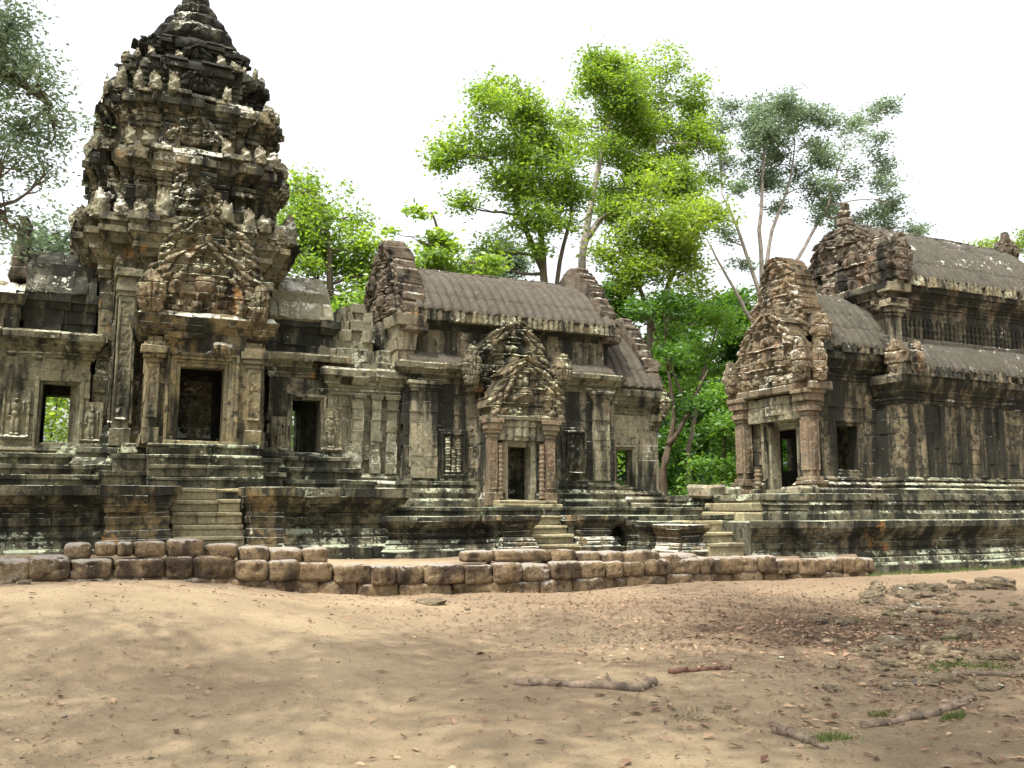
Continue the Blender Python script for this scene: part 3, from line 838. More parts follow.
    for (a, c) in ((X0 - .03, 1.28), (3.07, X1 + .03)):
        b = MB()
        fbox(b, Fr((0, Y0, 0), 'S'), a, c, -.05, .10, 2.98, 3.32, .01)
        fbox(b, Fr((0, Y0, 0), 'S'), a + .03, c - .03, -.05, .06, 3.32, 4.75, .01)
        carved_panel(b, Fr((0, Y0 - .06, 0), 'S'), a + .05, c - .05, 3.55, 4.7, .025, 5, 14, .03)
        for (z0, z1, e) in ((4.75, 4.85, .02), (4.85, 4.95, .07), (4.95, 5.12, .12), (5.12, 5.22, .05)):
            fbox(b, Fr((0, Y0, 0), 'S'), a - e, c + e, -.05, .06 + e, z0, z1, .01)
        b.build('pilaster', M['warm'], porch, rough=.012)
    b = MB(); lintel(b, Fr((0, Y0 - .02, 0), 'S'), 1.30, 3.05, 5.02, 5.46, .06, 4, 9, .75)
    b.build('lintel', M['orange'], porch)
    b = MB()
    courses(b, rect(X0 - .1, X1 + .1, Y0 - .02, 23.0), mould(5.4, 5.92, [[(.5, .02, .10), (.5, .12, .16)], [(.8, .18, .24), (.5, .20, .12)]]), jit=.02, depth=.5, lmin=.3, lmax=.7)
    box(b, X0, X1, Y0 + .05, 23, 5.4, 5.9)
    b.build('porch_cornice', M['orange'], porch, rough=.025)
    b = MB(); pediment(b, Fr((2.10, Y0 - .05, 5.9), 'S'), 2.45, 1.75, .11, 2, .16, .05, apex=.97, fat=.6)
    box(b, 1.2, 3.0, Y0 + .05, 22.6, 5.8, 6.9)
    box(b, 1.55, 2.65, Y0 + .05, 22.6, 6.9, 7.4)
    pd = b.build('pediment', M['ped'], porch, rough=.02)
    nagas([(Fr((0, Y0 - .12, 0), 'S'), .98, 5.85, .66, 1.0, 1, .3), (Fr((0, Y0 - .12, 0), 'S'), 3.30, 5.80, .52, .95, 4, .3)], M['ped'], pd)
    # second, higher pediment against the shaft
    b = MB(); pediment(b, Fr((2.25, 22.25, 7.0), 'S'), 2.5, 1.75, .10, 6, .16, .06, back=-.4, apex=.95, fat=.6)
    b.build('upper_pediment', M['ped'], t, rough=.02)
    for x in (.55, 3.55):
        b = MB()
        fr = Fr((x, 22.45, 0), 'S')
        fbox(b, fr, -.22, .22, -.3, .12, 3.0, 3.4, .01)
        fbox(b, fr, -.18, .18, -.3, .06, 3.4, 6.5, .01)
        carved_panel(b, Fr((x, 22.40, 0), 'S'), -.16, .16, 3.6, 6.4, .03, 7, 13, .03)
        for (z0, z1, e) in ((6.5, 6.62, .02), (6.62, 6.78, .07), (6.78, 6.95, .04), (6.95, 7.15, .12)):
            fbox(b, fr, -.18 - e, .18 + e, -.3, .06 + e, z0, z1, .01)
        b.build('tall_pilaster', M['devata'], t, rough=.014)
    # side wings with see-through windows
    for (name, x0, x1, wx0, wx1, wz0, wz1, zc) in (('side_wing', -2.9, -.12, -1.12, -.38, 3.10, 4.46, 5.05), ('side_wing', 4.0, 5.8, 4.62, 5.34, 3.02, 4.38, 4.95)):
        Yf, Yb = 23.25, 26.75
        left = x0 < 0
        b = MB(); P = rect(x0, x1, Yf, Yb)
        e = .06
        op = {0: [(wx0 - e - x0, wx1 + e - x0, wz0 - .05, wz1 + e)], 2: [(x1 - wx1 - .02, x1 - wx0 + .06, wz0 - .4, wz1 - .02)]}
        courses(b, P, mould(2.5, 3.0, PLINTH) + wallc(3.0, wz1 + .06, .36) + wallc(wz1 + .06, zc, .3), depth=.42, openings=op, jit=.014, skip=((1,) if left else (3,)))
        wing = b.build(name, M['devata'] if left else M['wall'], t, rough=.014)
        b = MB(); frame(b, Fr((0, Yf, 0), 'S'), wx0, wx1, wz0, wz1, [(.06, -.03, -.4), (.08, .03, -.25), (.07, -.01, -.2)], sill=True)
        b.build('window_frame', M['devata'] if left else M['pale'], wing, rough=.008)
        b = MB()
        courses(b, P, mould(zc, zc + .62, CORN), jit=.03, lmin=.3, lmax=.7, depth=.5, miss=0 if left else .06)
        box(b, x0 + .05, x1 - .05, Yf + .1, Yb - .1, zc, zc + .58)
        b.build('wing_cornice', M['cornice'], wing, rough=.03)
        b = MB()
        up = rect(x0 + (1.25 if left else .0), x1 - (0 if left else .1), Yf + .45, Yb - .45)
        courses(b, up, mould(zc + .6, zc + 1.62, [[(.8, 0, 0)], [(.8, .0, .0)], [(.4, .04, .12), (.5, .16, .16)]]), jit=.03, depth=.5, lmin=.3, lmax=.6)
        box(b, up[0][0] + .1, up[1][0] - .1, Yf + .6, Yb - .6, zc + .5, zc + 1.6)
        b.build('clerestory', M['dark'], wing, rough=.03)
        b = MB()
        ux0, ux1 = up[0][0], up[1][0]
        vault(b, ux0, ux1, vault_prof(Yf + .25, zc + 1.62, TY, zc + 2.95 + (0 if left else .1), .25), .30, .04, seed=8)
        vault(b, ux0, ux1, vault_prof(Yb - .25, zc + 1.62, TY, zc + 2.95, .25), .30, .04, seed=9)
        box(b, ux0 + .1, ux1 - .1, Yf + .6, Yb - .6, zc + 1.6, zc + 2.4)
        b.build('wing_roof', M['tower_top'] if left else M['antefix'], wing, rough=.035)
        if left:
            b = MB()
            for k in range(6):
                cbox(b, -2.05 + .02 * k, -1.62 - .02 * k, 24.0 + .12 * k, 26.0 - .12 * k, zc + 2.0 + .29 * k, zc + 2.30 + .29 * k, .04, .03)
            b.build('gable_stub', M['gable'], wing, rough=.03)
        for kk, (fx, fz, fh) in enumerate(((-1.62, 3.25, .95), (-.05, 3.2, .8)) if left else ((5.62, 3.15, .95), (4.28, 3.1, .75))):
            b = MB(); figure(b, Fr((fx, Yf - (.02 if left and kk == 0 else .05), 0), 'S'), 0, fz, fh, 5 + kk)
            b.build('carved_figure', M['devata'], wing)
    # outer, lower end of the left wing
    b = MB(); P = rect(-2.85, -1.70, 23.5, 26.5)
    courses(b, P, wallc(5.66, 6.3, .3) + [[(6.3, 6.55, .08, .16)]], depth=.5, jit=.03, skip=(2,)); box(b, -2.8, -1.75, 23.7, 26.3, 5.6, 6.5)
    vault(b, -2.85, -1.65, vault_prof(23.4, 6.5, 25.0, 7.15, .2), .3, .05, seed=31)
    b.build('low_clerestory', M['tower'], t, rough=.02)
    b = MB(); P = rect(-6.5, -2.75, 23.6, 26.4)
    courses(b, P, mould(2.4, 3.0, PLINTH) + wallc(3.0, 5.0, .36) + mould(5.0, 5.6, CORN) + wallc(5.6, 6.5, .36), depth=.5)
    box(b, -6.4, -2.8, 23.8, 26.2, 2.4, 6.45)
    b.build('outer_wing', M['tower'], t, rough=.03)
    settle(t)
    return t
build_tower()

def stairs(mb, x0, x1, yb, yt, z0, z1, n, j=.010):
    d = (yt - yb) / n; h = (z1 - z0) / n
    for k in range(n):
        x = x0
        while x < x1 - .02:
            l = min(rnd.uniform(.75, 1.35), x1 - x)
            if x1 - x - l < .35: l = x1 - x
            y = yb + d * k + rnd.uniform(-.02, .02); zt = z0 + h * (k + 1) + rnd.uniform(-.012, .012)
            cbox(mb, x + .004, x + l - .004, y + .045, yt + .3, z0 + h * k - (.0 if k else .1), zt - .075, .012, j)
            cbox(mb, x + .003, x + l - .003, y, yt + .3, zt - .08, zt, .018, j)
            x += l
def stairs_x(mb, y0, y1, xb, xt, z0, z1, n, j=.015):
    d = (xt - xb) / n; h = (z1 - z0) / n
    for k in range(n):
        cbox(mb, xb + d * k, xt + .3, y0, y1, z0 + h * k - (.0 if k else .1), z0 + h * (k + 1) - .004, .03, j)

# tower platform
def build_tower_platform():
    t = thing('temple_platform', 'moulded stone platform carrying the tall tower, with ochre pedestals beside its front steps', 'platform', (1.9, 21, .55))
    P = [(-9, 19.45), (5.95, 19.45), (5.95, 31), (-9, 31)]
    b = MB(); courses(b, P, mould(.5, 2.02, BASE), depth=.6, jit=.03, lmin=.4, lmax=1.0, miss=.015, skip=(2,), openings={0: [(10.5, 11.85, .4, 2.2)]})
    solid(b, P, .4, 1.98, -.12)
    b.build('platform_moulding', M['base'], t, rough=.03)
    # upper ledges between platform and wings
    b = MB()
    for (x0, x1, yf, z0, z1) in ((-9, .2, 20.9, 2.0, 2.28), (-9, .0, 21.5, 2.28, 2.52), (3.9, 6.1, 20.7, 2.0, 2.24), (4.0, 6.0, 21.4, 2.24, 2.55), (4.0, 5.9, 22.3, 2.55, 2.85), (-9, -.3, 22.5, 2.52, 2.8),
                                 (.2, 1.5, 20.35, 2.0, 2.35), (3.0, 3.95, 20.35, 2.0, 2.38), (.45, 1.35, 20.6, 2.35, 2.72), (3.1, 3.8, 20.6, 2.38, 2.7)):
        courses(b, rect(x0, x1, yf, 24.5), [[(z0, z1 - .1, .0, .0), (z1 - .1, z1, .06, .06)]], jit=.04, depth=.5, lmin=.4, lmax=1.1, skip=(2,))
        box(b, x0 + .1, x1 - .1, yf + .1, 24.4, z0 - .02, z1 - .015)
    b.build('upper_ledge', M['base'], t, rough=.035)
    b = MB(); stairs(b, 1.5, 2.85, 18.45, 19.75, .55, 2.0, 6)
    b.build('front_steps', M['step'], t, rough=.015)
    b = MB(); stairs(b, 1.05, 3.4, 19.75, 20.75, 2.0, 2.98, 4)
    b.build('door_steps', M['base'], t, rough=.02)
    for (x0, x1) in ((.25, 1.46), (2.88, 3.62)):
        b = MB(); P = rect(x0 + .12, x1 - .05, 18.65, 19.6)
        courses(b, P, mould(.55, 2.02, scale_spec(BASE, .42)), depth=.4, jit=.02, lmin=.4, lmax=.8, skip=(2,))
        solid(b, P, .45, 1.99, -.06)
        b.build('pedestal', M['orange'], t, rough=.03)
    settle(t)
build_tower_platform()

# ------------------------------------------------------------------ hall
def build_hall():
    t = thing('temple_hall', 'long low sandstone hall with a ribbed vaulted roof joined to the foot of the tower', 'temple hall', (10.7, 25, 1.6))
    X0, X1, Y0 = 7.45, 13.95, 22.75
    P = rect(X0, X1, Y0, 27.25)
    b = MB(); courses(b, P, mould(1.55, 2.38, PLINTH), depth=.5, skip=(2,)); solid(b, P, 1.5, 2.36, -.04)
    b.build('plinth', M['base'], t, rough=.015)
    b = MB(); courses(b, P, wallc(2.38, 4.95, .30), depth=.45, skip=(2,), lmin=.3, lmax=.62, jit=.010)
    box(b, X0 + .2, X1 - .2, Y0 + .25, 27, 2.3, 6.7)
    b.build('wall', M['wall'], t, rough=.008)
    # corner piers of pale stone
    for (x0, x1) in ((X0 + .16, X0 + .90), (13.2, 13.72)):
        b = MB()
        courses(b, rect(x0, x1, Y0 - .12, Y0 + .3), wallc(2.38, 4.72, .30), lmin=.3, lmax=.45, depth=.2, jit=.008, skip=(2,))
        for (z0, z1, e) in ((4.70, 4.78, .03), (4.78, 4.88, .07), (4.88, 4.97, .12)):
            fbox(b, Fr((0, Y0 - .12, 0), 'S'), x0 - e, x1 + e, -.2, e, z0, z1, .008)
        b.build('corner_pier', M['pale'], t, rough=.005)
    b = MB(); courses(b, P, mould(4.95, 5.5, CORN), depth=.5, jit=.015, skip=(2,)); box(b, X0, X1, Y0 + .05, 27, 4.9, 5.48)
    b.build('lower_cornice', M['cornice'], t, rough=.02)
    # half-roof ledge and recessed clerestory
    b = MB()
    vault(b, X0 + .1, X1 - .05, [(Y0 - .16, 5.50), (Y0 + .05, 5.68), (Y0 + .32, 5.84)], .3, .01, seed=5)
    b.build('half_roof', M['roof'], t, rough=.012)
    Pu = rect(X0 + .05, X1, Y0 + .35, 26.9)
    b = MB(); courses(b, Pu, wallc(5.6, 6.35, .25) + mould(6.35, 6.75, [[(.5, .05, .05), (.4, .12, .12)], [(.7, .14, .30)]]), depth=.45, jit=.008, skip=(2,))
    box(b, X0 + .2, X1 - .1, Y0 + .5, 26.8, 5.5, 6.75)
    b.build('clerestory', M['dark'], t, rough=.012)
    b = MB(); eave_petals(b, Fr((0, Y0 + .35, 0), 'S'), X0 + .1, X1 - .02, 6.68, 7.02, .38, .17, 3)
    box(b, X0 + .1, X1 - .05, Y0 - .05, 26.9, 6.7, 6.9)
    b.build('eave', M['cornice'], t, rough=.02)
    b = MB()
    vault(b, X0 + .3, X1 + .05, vault_prof(Y0 - .05, 6.94, 25.0, 8.62, .30), .285, .11, seed=1)
    vault(b, X0 + .3, X1 + .05, vault_prof(27.3, 6.94, 25.0, 8.62, .30), .285, .11, seed=2)
    x = X0 + .4
    while x < X1 - .1:                                              # broken ridge course
        l = rnd.uniform(.5, 1.1); l = min(l, X1 - .1 - x)
        if rnd.random() > .12: cbox(b, x, x + l - .02, 24.86, 25.14, 8.56, 8.70 + rnd.uniform(-.02, .03), .03, .012)
        x += l
    b.build('roof', M['roof'], t, rough=.008)
    # end gables: thick stepped frames of rounded blocks
    def gable(xg, side, w, zb, h, th, seed):
        g = MB()
        pediment(g, Fr((xg, 25.0, zb), side), w, h, .12, seed, .2, .06, back=-th, step=.032)
        n = 11
        for s in (-1, 1):
            for k in range(n):
                a = (k + .5) / n
                hw = w / 2 * np.interp(a, [0, .2, .36, .5, .6, .72, .84, .93, 1.0], [1.0, .93, .86, .70, .60, .46, .30, .18, .06])
                y = 25 + s * (hw - .12); z = zb + a * h
                c = [xg + (.0 if side == 'E' else .0)]
                d0 = -.12 if side == 'E' else .02
                cbox(g, xg - (th - .02 if side == 'E' else -.02 + .14), xg + (.12 if side == 'E' else th), y - .24, y + .24, z - h / n * .52, z + h / n * .5, .06, .03)
        return g
    gable(X0 + .05, 'W', 4.7, 6.3, 3.1, .55, 41).build('gable', M['gable'], t, rough=.03)
    gable(X1 + .12, 'E', 4.5, 6.5, 2.75, .40, 42).build('gable', M['gable'], t, rough=.03)
    # moulded shoulder under the west gable
    b = MB()
    courses(b, rect(X0 - .18, X0 + .3, Y0 + .02, 27), mould(5.4, 6.75, [[(1, .0, .0)], [(.8, .02, .05)], [(.8, .05, .12)], [(.7, .16, .2)]]), depth=.4, jit=.03, lmin=.3, lmax=.6, skip=(2, 1))
    b.build('gable_pier', M['pale'], t, rough=.03)
    # false window with balusters, niche on the right
    b = MB(); frame(b, Fr((0, Y0, 0), 'S'), 8.62, 9.08, 2.55, 3.5, [(.06, .02, -.1), (.06, .06, -.1), (.07, .03, -.1)])
    fb = b.build('false_window', M['wall'], t, rough=.008)
    for k in range(3):
        b = MB(); baluster(b, (8.62 + (k + .5) * .153, Y0 - .02), 2.55, (3.5, 3.2, 3.46)[k], (.085, .07, .08)[k], (6, 5, 6)[k])
        b.build('baluster', M['cornice'], fb, rough=.05)
    b = MB(); frame(b, Fr((0, Y0, 0), 'S'), 12.30, 12.84, 2.6, 3.75, [(.06, .05, -.1), (.09, .02, -.1)])
    carved_panel(b, Fr((0, Y0, 0), 'S'), 12.30, 12.84, 2.6, 3.75, .16, 5, 4.5, .02)
    b.build('niche', M['wall'], t, rough=.02)
    # south door porch
    D0, D1, DZ0, DZ1 = 10.02, 10.70, 1.80, 3.22
    b = MB(); Pp = rect(9.5, 11.42, 21.75, 22.9)
    courses(b, Pp, mould(1.6, 2.0, [[(1, .10, .10), (.6, .07, .03)]]) + wallc(2.0, 4.0, .33), depth=.42, openings={0: [(D0 - .1 - 9.5, D1 + .1 - 9.5, 1.5, DZ1 + .08)]}, skip=(2,), lmin=.3, lmax=.6)
    box(b, 9.6, 11.3, 21.9, 22.9, 3.6, 4.2)
    porch = b.build('door_porch', M['wall'], t, rough=.012)
    b = MB(); frame(b, Fr((0, 21.75, 0), 'S'), D0, D1, DZ0, DZ1, [(.16, .02, -.42)], sill=False); fbox(b, Fr((0, 21.75, 0), 'S'), D0 - .2, D1 + .2, -.4, .12, 1.64, DZ0, .01)
    b.build('door_frame', M['pale'], porch, rough=.006)
    b = MB(); box(b, 9.7, 11.2, 23.6, 23.7, 1.6, 3.8); b.build('inner_wall', M['interior_shade'], porch)  # wall coloured near black to imitate the unlit interior
    for u in (D0 - .27, D1 + .27):
        b = MB(); baluster(b, (u, 21.63), 1.85, 3.30, .085, 6); b.build('colonette', M['redcol'], porch, rough=.01)
    for (a, c) in ((9.42, 9.66), (11.06, 11.36)):
        b = MB()
        fbox(b, Fr((0, 21.75, 0), 'S'), a - .04, c + .04, -.1, .20, 1.65, 2.0, .01)
        fbox(b, Fr((0, 21.75, 0), 'S'), a, c, -.1, .14, 2.0, 3.45, .01)
        carved_panel(b, Fr((0, 21.61, 0), 'S'), a + .02, c - .02, 2.1, 3.4, .02, 3, 16, .02)
        for (z0, z1, e) in ((3.45, 3.55, .02), (3.55, 3.66, .06), (3.66, 3.82, .10), (3.82, 3.94, .14)):
            fbox(b, Fr((0, 21.75, 0), 'S'), a - e, c + e, -.1, .14 + e, z0, z1, .01)
        b.build('pilaster', M['redcol'], porch, rough=.012)
    b = MB(); lintel(b, Fr((0, 21.72, 0), 'S'), 9.68, 11.04, 3.38, 3.90, .09, 8, 6)
    b.build('lintel', M['pale'], porch, rough=.012)
    b = MB(); pediment(b, Fr((10.48, 21.66, 3.92), 'S'), 2.3, 1.72, .10, 9, .14, .05, back=-.45, fat=.8)
    fbox(b, Fr((10.48, 21.66, 0), 'S'), -1.16, 1.18, -.4, .16, 3.90, 4.02, .02)
    b.build('pediment', M['ped'], porch, rough=.02)
    b = MB(); pediment(b, Fr((10.46, 22.4, 4.75), 'S'), 2.5, 2.05, .10, 10, .16, .06, back=-.5, apex=.97, fat=.7)
    ub = b.build('upper_pediment', M['ped'], t, rough=.025)
    nagas([(Fr((0, 22.2, 0), 'S'), 11.88, 5.0, .62, .98, 14, .3), (Fr((0, 22.2, 0), 'S'), 9.08, 4.9, .55, 1.1, 15, .3)], M['ped'], ub)
    # east end porch with its own lower roof
    E0, E1, YE = 13.95, 15.72, 23.1
    Pe = rect(E0, E1, YE, 26.9)
    b = MB(); courses(b, Pe, mould(1.55, 2.12, PLINTH), depth=.5, skip=(2, 3)); solid(b, Pe, 1.5, 2.1, -.04)
    W0, W1, WZ0, WZ1 = 14.22, 14.80, 2.28, 3.34
    courses(b, Pe, wallc(2.12, 4.4, .44), depth=.45, skip=(2, 3), lmin=.5, lmax=1.1, jit=.005, openings={0: [(W0 - .06 - E0, W1 + .06 - E0, WZ0 - .06, WZ1 + .1)], 1: [(1.2, 2.4, 2.1, 4.0)]})
    ep = b.build('end_porch', M['pale'], t, rough=.006)
    b = MB(); frame(b, Fr((0, YE, 0), 'S'), W0, W1, WZ0, WZ1, [(.07, -.02, -.4), (.07, .04, -.2), (.05, .01, -.1)])
    b.build('window_frame', M['pale'], ep, rough=.005)
    b = MB(); box(b, E0 + .3, E1 - .3, 26.4, 26.6, 1.6, 2.9); box(b, E0 + .3, 15.18, 26.4, 26.6, 2.9, 4.4); box(b, 15.26, E1 - .3, 26.4, 26.6, 2.9, 4.4)
    b.build('inner_wall', M['wall'], ep)
    b = MB(); courses(b, Pe, mould(4.4, 5.2, CORN), depth=.5, skip=(2, 3), jit=.012); box(b, E0, E1 - .05, YE + .1, 26.8, 4.6, 5.2)
    for u in (E1 - .16,):
        for (z0, z1, e) in ((3.95, 4.08, .03), (4.08, 4.22, .08), (4.22, 4.42, .14)):
            fbox(b, Fr((u, YE - .02, 0), 'S'), -.16, .16 + e, -.3, e, z0, z1, .01)
    b.build('porch_cornice', M['cornice'], ep, rough=.02)
    b = MB()
    vault(b, E0 + .05, E1, vault_prof(YE - .25, 5.2, 25.0, 7.25, .26), .285, .11, seed=6)
    vault(b, E0 + .05, E1, vault_prof(27.15, 5.2, 25.0, 7.25, .26), .285, .11, seed=7)
    b.build('porch_roof', M['roof'], ep, rough=.015)
    gable(E1 + .0, 'E', 4.0, 5.0, 2.75, .36, 43).build('porch_gable', M['gable'], ep, rough=.03)
    b = MB(); naga_end(b, Fr((0, YE - .2, 0), 'S'), E1 + .08, 4.35, .34, .9, 21, .2)
    b.build('naga_finial', M['ped'], ep, rough=.02)
    # link between tower and hall: stepped ruined wall
    Pl = rect(5.5, 7.5, 23.2, 26.8)
    b = MB(); courses(b, Pl, mould(1.9, 2.5, PLINTH) + wallc(2.5, 4.6, .36), depth=.5, skip=(2, 1, 3), jit=.02, lmin=.2, lmax=.42)
    solid(b, Pl, 1.8, 4.6, -.1)
    courses(b, rect(5.5, 7.45, 23.12, 26.8), mould(4.55, 5.25, CORN), depth=.5, skip=(2, 1, 3), jit=.04, lmin=.25, lmax=.5, miss=.12)
    box(b, 5.5, 7.4, 23.3, 26.7, 4.6, 5.2)
    for (x0, x1) in ((6.12, 6.42), (6.66, 6.90), (7.08, 7.34)):
        courses(b, rect(x0, x1, 23.04, 23.4), wallc(2.5, 4.45, .30) + [[(4.45, 4.58, .05, .08)]], depth=.2, jit=.015, lmin=.3, lmax=.5, skip=(2,))
    r6 = random.Random(6)
    for (x0, x1, z0, z1, y0) in ((5.5, 7.4, 5.25, 5.5, 23.3), (5.5, 7.2, 5.5, 5.85, 23.5), (5.5, 6.95, 5.85, 6.1, 23.7), (5.6, 6.75, 6.1, 6.42, 23.8), (6.0, 6.66, 6.42, 6.7, 23.9), (6.1, 6.62, 6.7, 6.95, 23.95), (6.3, 6.6, 6.95, 7.2, 24.0)):
        courses(b, rect(x0, x1, y0, 26), [[(z0, z1, 0, 0)]], depth=.5, jit=.09, lmin=.22, lmax=.45, skip=(2,), miss=.05)
        box(b, x0 + .08, x1 - .08, y0 + .2, 25.9, z0 - .02, z1 - .015)
    b.build('link_wall', stone('lichened_sandstone', (.26, .23, .17), (.30, .26, .19), black=.42, lichen=.66, lcol=(.42, .44, .35), seed=25), t, rough=.035)
    settle(t)
build_hall()

def build_hall_platform():
    t = thing('temple_platform', 'lower moulded platform under the long hall, with a short flight of steps to its door', 'platform', (10, 21, .55))
    P = [(6.0, 19.2), (8.35, 19.2), (8.35, 18.95), (11.4, 18.95), (11.4, 19.3), (14.9, 19.3), (14.9, 30), (6.0, 30)]
    b = MB(); courses(b, P, mould(.5, 1.42, scale_spec(BASE, .75)), depth=.6, jit=.02, lmin=.45, lmax=1.1, skip=(5, 6, 7), openings={2: [(.85, 2.05, .3, 1.6)]})
    box(b, 6.1, 14.8, 19.5, 29, .4, 1.39)
    b.build('platform_moulding', M['base'], t, rough=.025)
    b = MB()
    for (x0, x1, yf, z0, z1) in ((6.0, 15.4, 20.3, 1.40, 1.62),):
        courses(b, rect(x0, x1, yf, 29), [[(z0, z1 - .09, .0, .0), (z1 - .09, z1, .05, .05)]], jit=.03, depth=.5, lmin=.5, lmax=1.2, skip=(2,))
        box(b, x0 + .1, x1 - .1, yf + .1, 29, z0 - .03, z1 - .012)
    b.build('upper_ledge', M['base'], t, rough=.025)
    b = MB(); stairs(b, 9.22, 10.38, 18.5, 19.7, .55, 1.42, 4)
    b.build('front_steps', M['step'], t, rough=.015)
    b = MB(); stairs(b, 9.5, 11.2, 20.9, 21.5, 1.6, 1.8, 2)
    b.build('door_steps', M['step'], t, rough=.015)
    for (x0, x1) in ((8.42, 9.2), (10.4, 11.3)):
        b = MB(); Pp = rect(x0 + .1, x1 - .06, 18.6, 19.3)
        courses(b, Pp, mould(.55, 1.43, scale_spec(BASE, .4)), depth=.4, jit=.02, lmin=.4, lmax=.8, skip=(2,)); solid(b, Pp, .45, 1.41, -.06)
        b.build('pedestal', M['orange'], t, rough=.025)
    settle(t)
build_hall_platform()

# ------------------------------------------------------------------ library
def build_library():
    t = thing('temple_library', 'sandstone building on the right with aisle roofs and a carved gable over its columned doorway', 'temple building', (21, 19.6, 1.9))
    YC = 19.6
    # aisles
    A0, A1, AY = 19.65, 28.6, 17.35
    Pa = rect(A0, A1, AY, 2 * YC - AY)
    b = MB(); courses(b, Pa, mould(1.95, 2.42, PLINTH), depth=.5, skip=(2, 1)); solid(b, Pa, 1.9, 2.4, -.03)
    b.build('plinth', M['base'], t, rough=.015)
    b = MB(); courses(b, Pa, wallc(2.42, 4.4, .38), depth=.45, skip=(2, 1), lmin=.45, lmax=.9, jit=.008)
    box(b, A0 + .25, A1, AY + .25, 21.6, 2.3, 5.2)
    for x in np.arange(20.35, 28.5, .78):
        fbox(b, Fr((x, AY, 0), 'S'), -.10, .10, -.1, .07, 2.42, 4.4, .006, .02)
    b.build('aisle_wall', M['lib'], t, rough=.01)
    b = MB(); courses(b, Pa, mould(4.4, 5.2, CORN), depth=.5, skip=(2, 1), jit=.012); box(b, A0 + .05, A1, AY + .05, 21.7, 4.4, 5.2)
    eave_petals(b, Fr((0, AY, 0), 'S'), A0 - .25, A1, 5.12, 5.42, .28, .17, 5)
    b.build('aisle_cornice', M['libdark'], t, rough=.02)
    b = MB()
    vault(b, A0 + .1, A1, [(AY - .30, 5.28), (AY - .12, 5.58), (AY + .12, 5.85), (AY + .42, 6.08), (AY + .8, 6.22)], .285, .11, seed=3)
    vault(b, A0 + .1, A1, [(2 * YC - AY + .30, 5.28), (2 * YC - AY + .12, 5.58), (2 * YC - AY - .12, 5.85), (2 * YC - AY - .42, 6.08), (2 * YC - AY - .8, 6.22)], .285, .11, seed=4)
    x = A0 + .3
    while x < A1:
        l = rnd.uniform(.6, 1.1)
        cbox(b, x, x + l - .02, AY + .62, AY + .95, 6.20, 6.38 + rnd.uniform(-.02, .02), .03, .012); x += l
    b.build('aisle_roof', M['roof_lib'], t, rough=.015)
    nagas([(Fr((A0 - .02, 0, 0), 'W'), -AY - .05, 5.2, .66, .98, 31, .22), (Fr((0, AY - .22, 0), 'S'), A0 + .26, 5.22, .62, .92, 32, .26)], M['ped_lib'], t, 'corner_antefix')
    # nave
    N0, N1, NY = 20.1, 27.6, 18.05
    Pn = rect(N0, N1, NY, 2 * YC - NY)
    b = MB(); courses(b, Pn, wallc(6.1, 7.2, .28) + mould(7.2, 7.95, CORN), depth=.45, skip=(2,), jit=.010, openings={0: [(.7, 5.9, 6.36, 6.98)]})
    box(b, N0 + .2, N1 - .1, NY + .3, 20.8, 5.2, 7.9); box(b, A0 + .3, A1, NY, 21, 5.2, 6.1)
    nw = b.build('nave_wall', M['libdark'], t, rough=.012)
    b = MB()
    for k in range(29): baluster(b, (20.86 + k * .18, NY + .04), 6.32, 7.02, .080, 2)
    b.build('window_baluster', M['libdark'], nw)
    b = MB(); fbox(b, Fr((0, NY, 0), 'S'), N0 - .06, N0 + .36, -.1, .14, 6.2, 7.2, .01)
    for (z0, z1, e) in ((6.95, 7.05, .04), (7.05, 7.2, .09), (7.2, 7.4, .16), (7.62, 7.85, .22)):
        fbox(b, Fr((0, NY, 0), 'S'), N0 - .06 - e, N0 + .36 + e, -.1, .14 + e, z0, z1, .01)
    b.build('nave_pier', M['pale'], nw, rough=.012)
    b = MB(); eave_petals(b, Fr((0, NY, 0), 'S'), N0, N1, 7.86, 8.16, .28, .17, 6); box(b, N0 + .1, N1, NY - .2, 21.3, 7.88, 8.05)
    b.build('nave_eave', M['cornice'], nw, rough=.02)
    b = MB()
    vault(b, N0 + .3, N1 - .5, vault_prof(NY - .28, 8.06, YC, 10.05, .24), .285, .11, seed=11)
    vault(b, N0 + .3, N1 - .5, vault_prof(2 * YC - NY + .28, 8.06, YC, 10.05, .24), .285, .11, seed=12)
    x = N0 + .5
    while x < N1 - .6:
        l = min(rnd.uniform(.5, 1.0), N1 - .6 - x + .03)
        cbox(b, x, x + l - .02, YC - .14, YC + .14, 10.0, 10.12 + rnd.uniform(-.02, .02), .03, .012); x += l
    b.build('nave_roof', M['roof_lib'], t, rough=.015)
    b = MB(); pediment(b, Fr((N0 - .05, YC, 7.15), 'W'), 3.6, 2.95, .14, 51, .2, .06, back=-.55, apex=.95, fat=.75)
    for k in range(4): cbox(b, N0 - .1 + .03 * k, N0 + .4 - .03 * k, YC - .3 + .055 * k, YC + .22 - .055 * k, 9.75 + .26 * k, 10.0 + .26 * k, .06, .04)
    gm = b.build('nave_gable', M['gable'], t, rough=.035)
    nagas([(Fr((N0 - .1, 0, 0), 'W'), -NY + .02, 7.9, .75, 1.5, 52, .3), (Fr((0, NY - .26, 0), 'S'), N0 + .25, 7.95, .8, 1.45, 53, .3)], M['gable'], gm)
    # east end: lower roof and a broken fleuron on its ridge
    b = MB()
    vault(b, N1 - .5, 31.0, vault_prof(NY - .15, 7.75, YC, 9.72, .24), .285, .11, seed=14)
    box(b, N1 - .3, 31, NY + .1, 21.2, 5.2, 7.8)
    b.build('end_roof', M['roof'], t, rough=.03)
    b = MB()
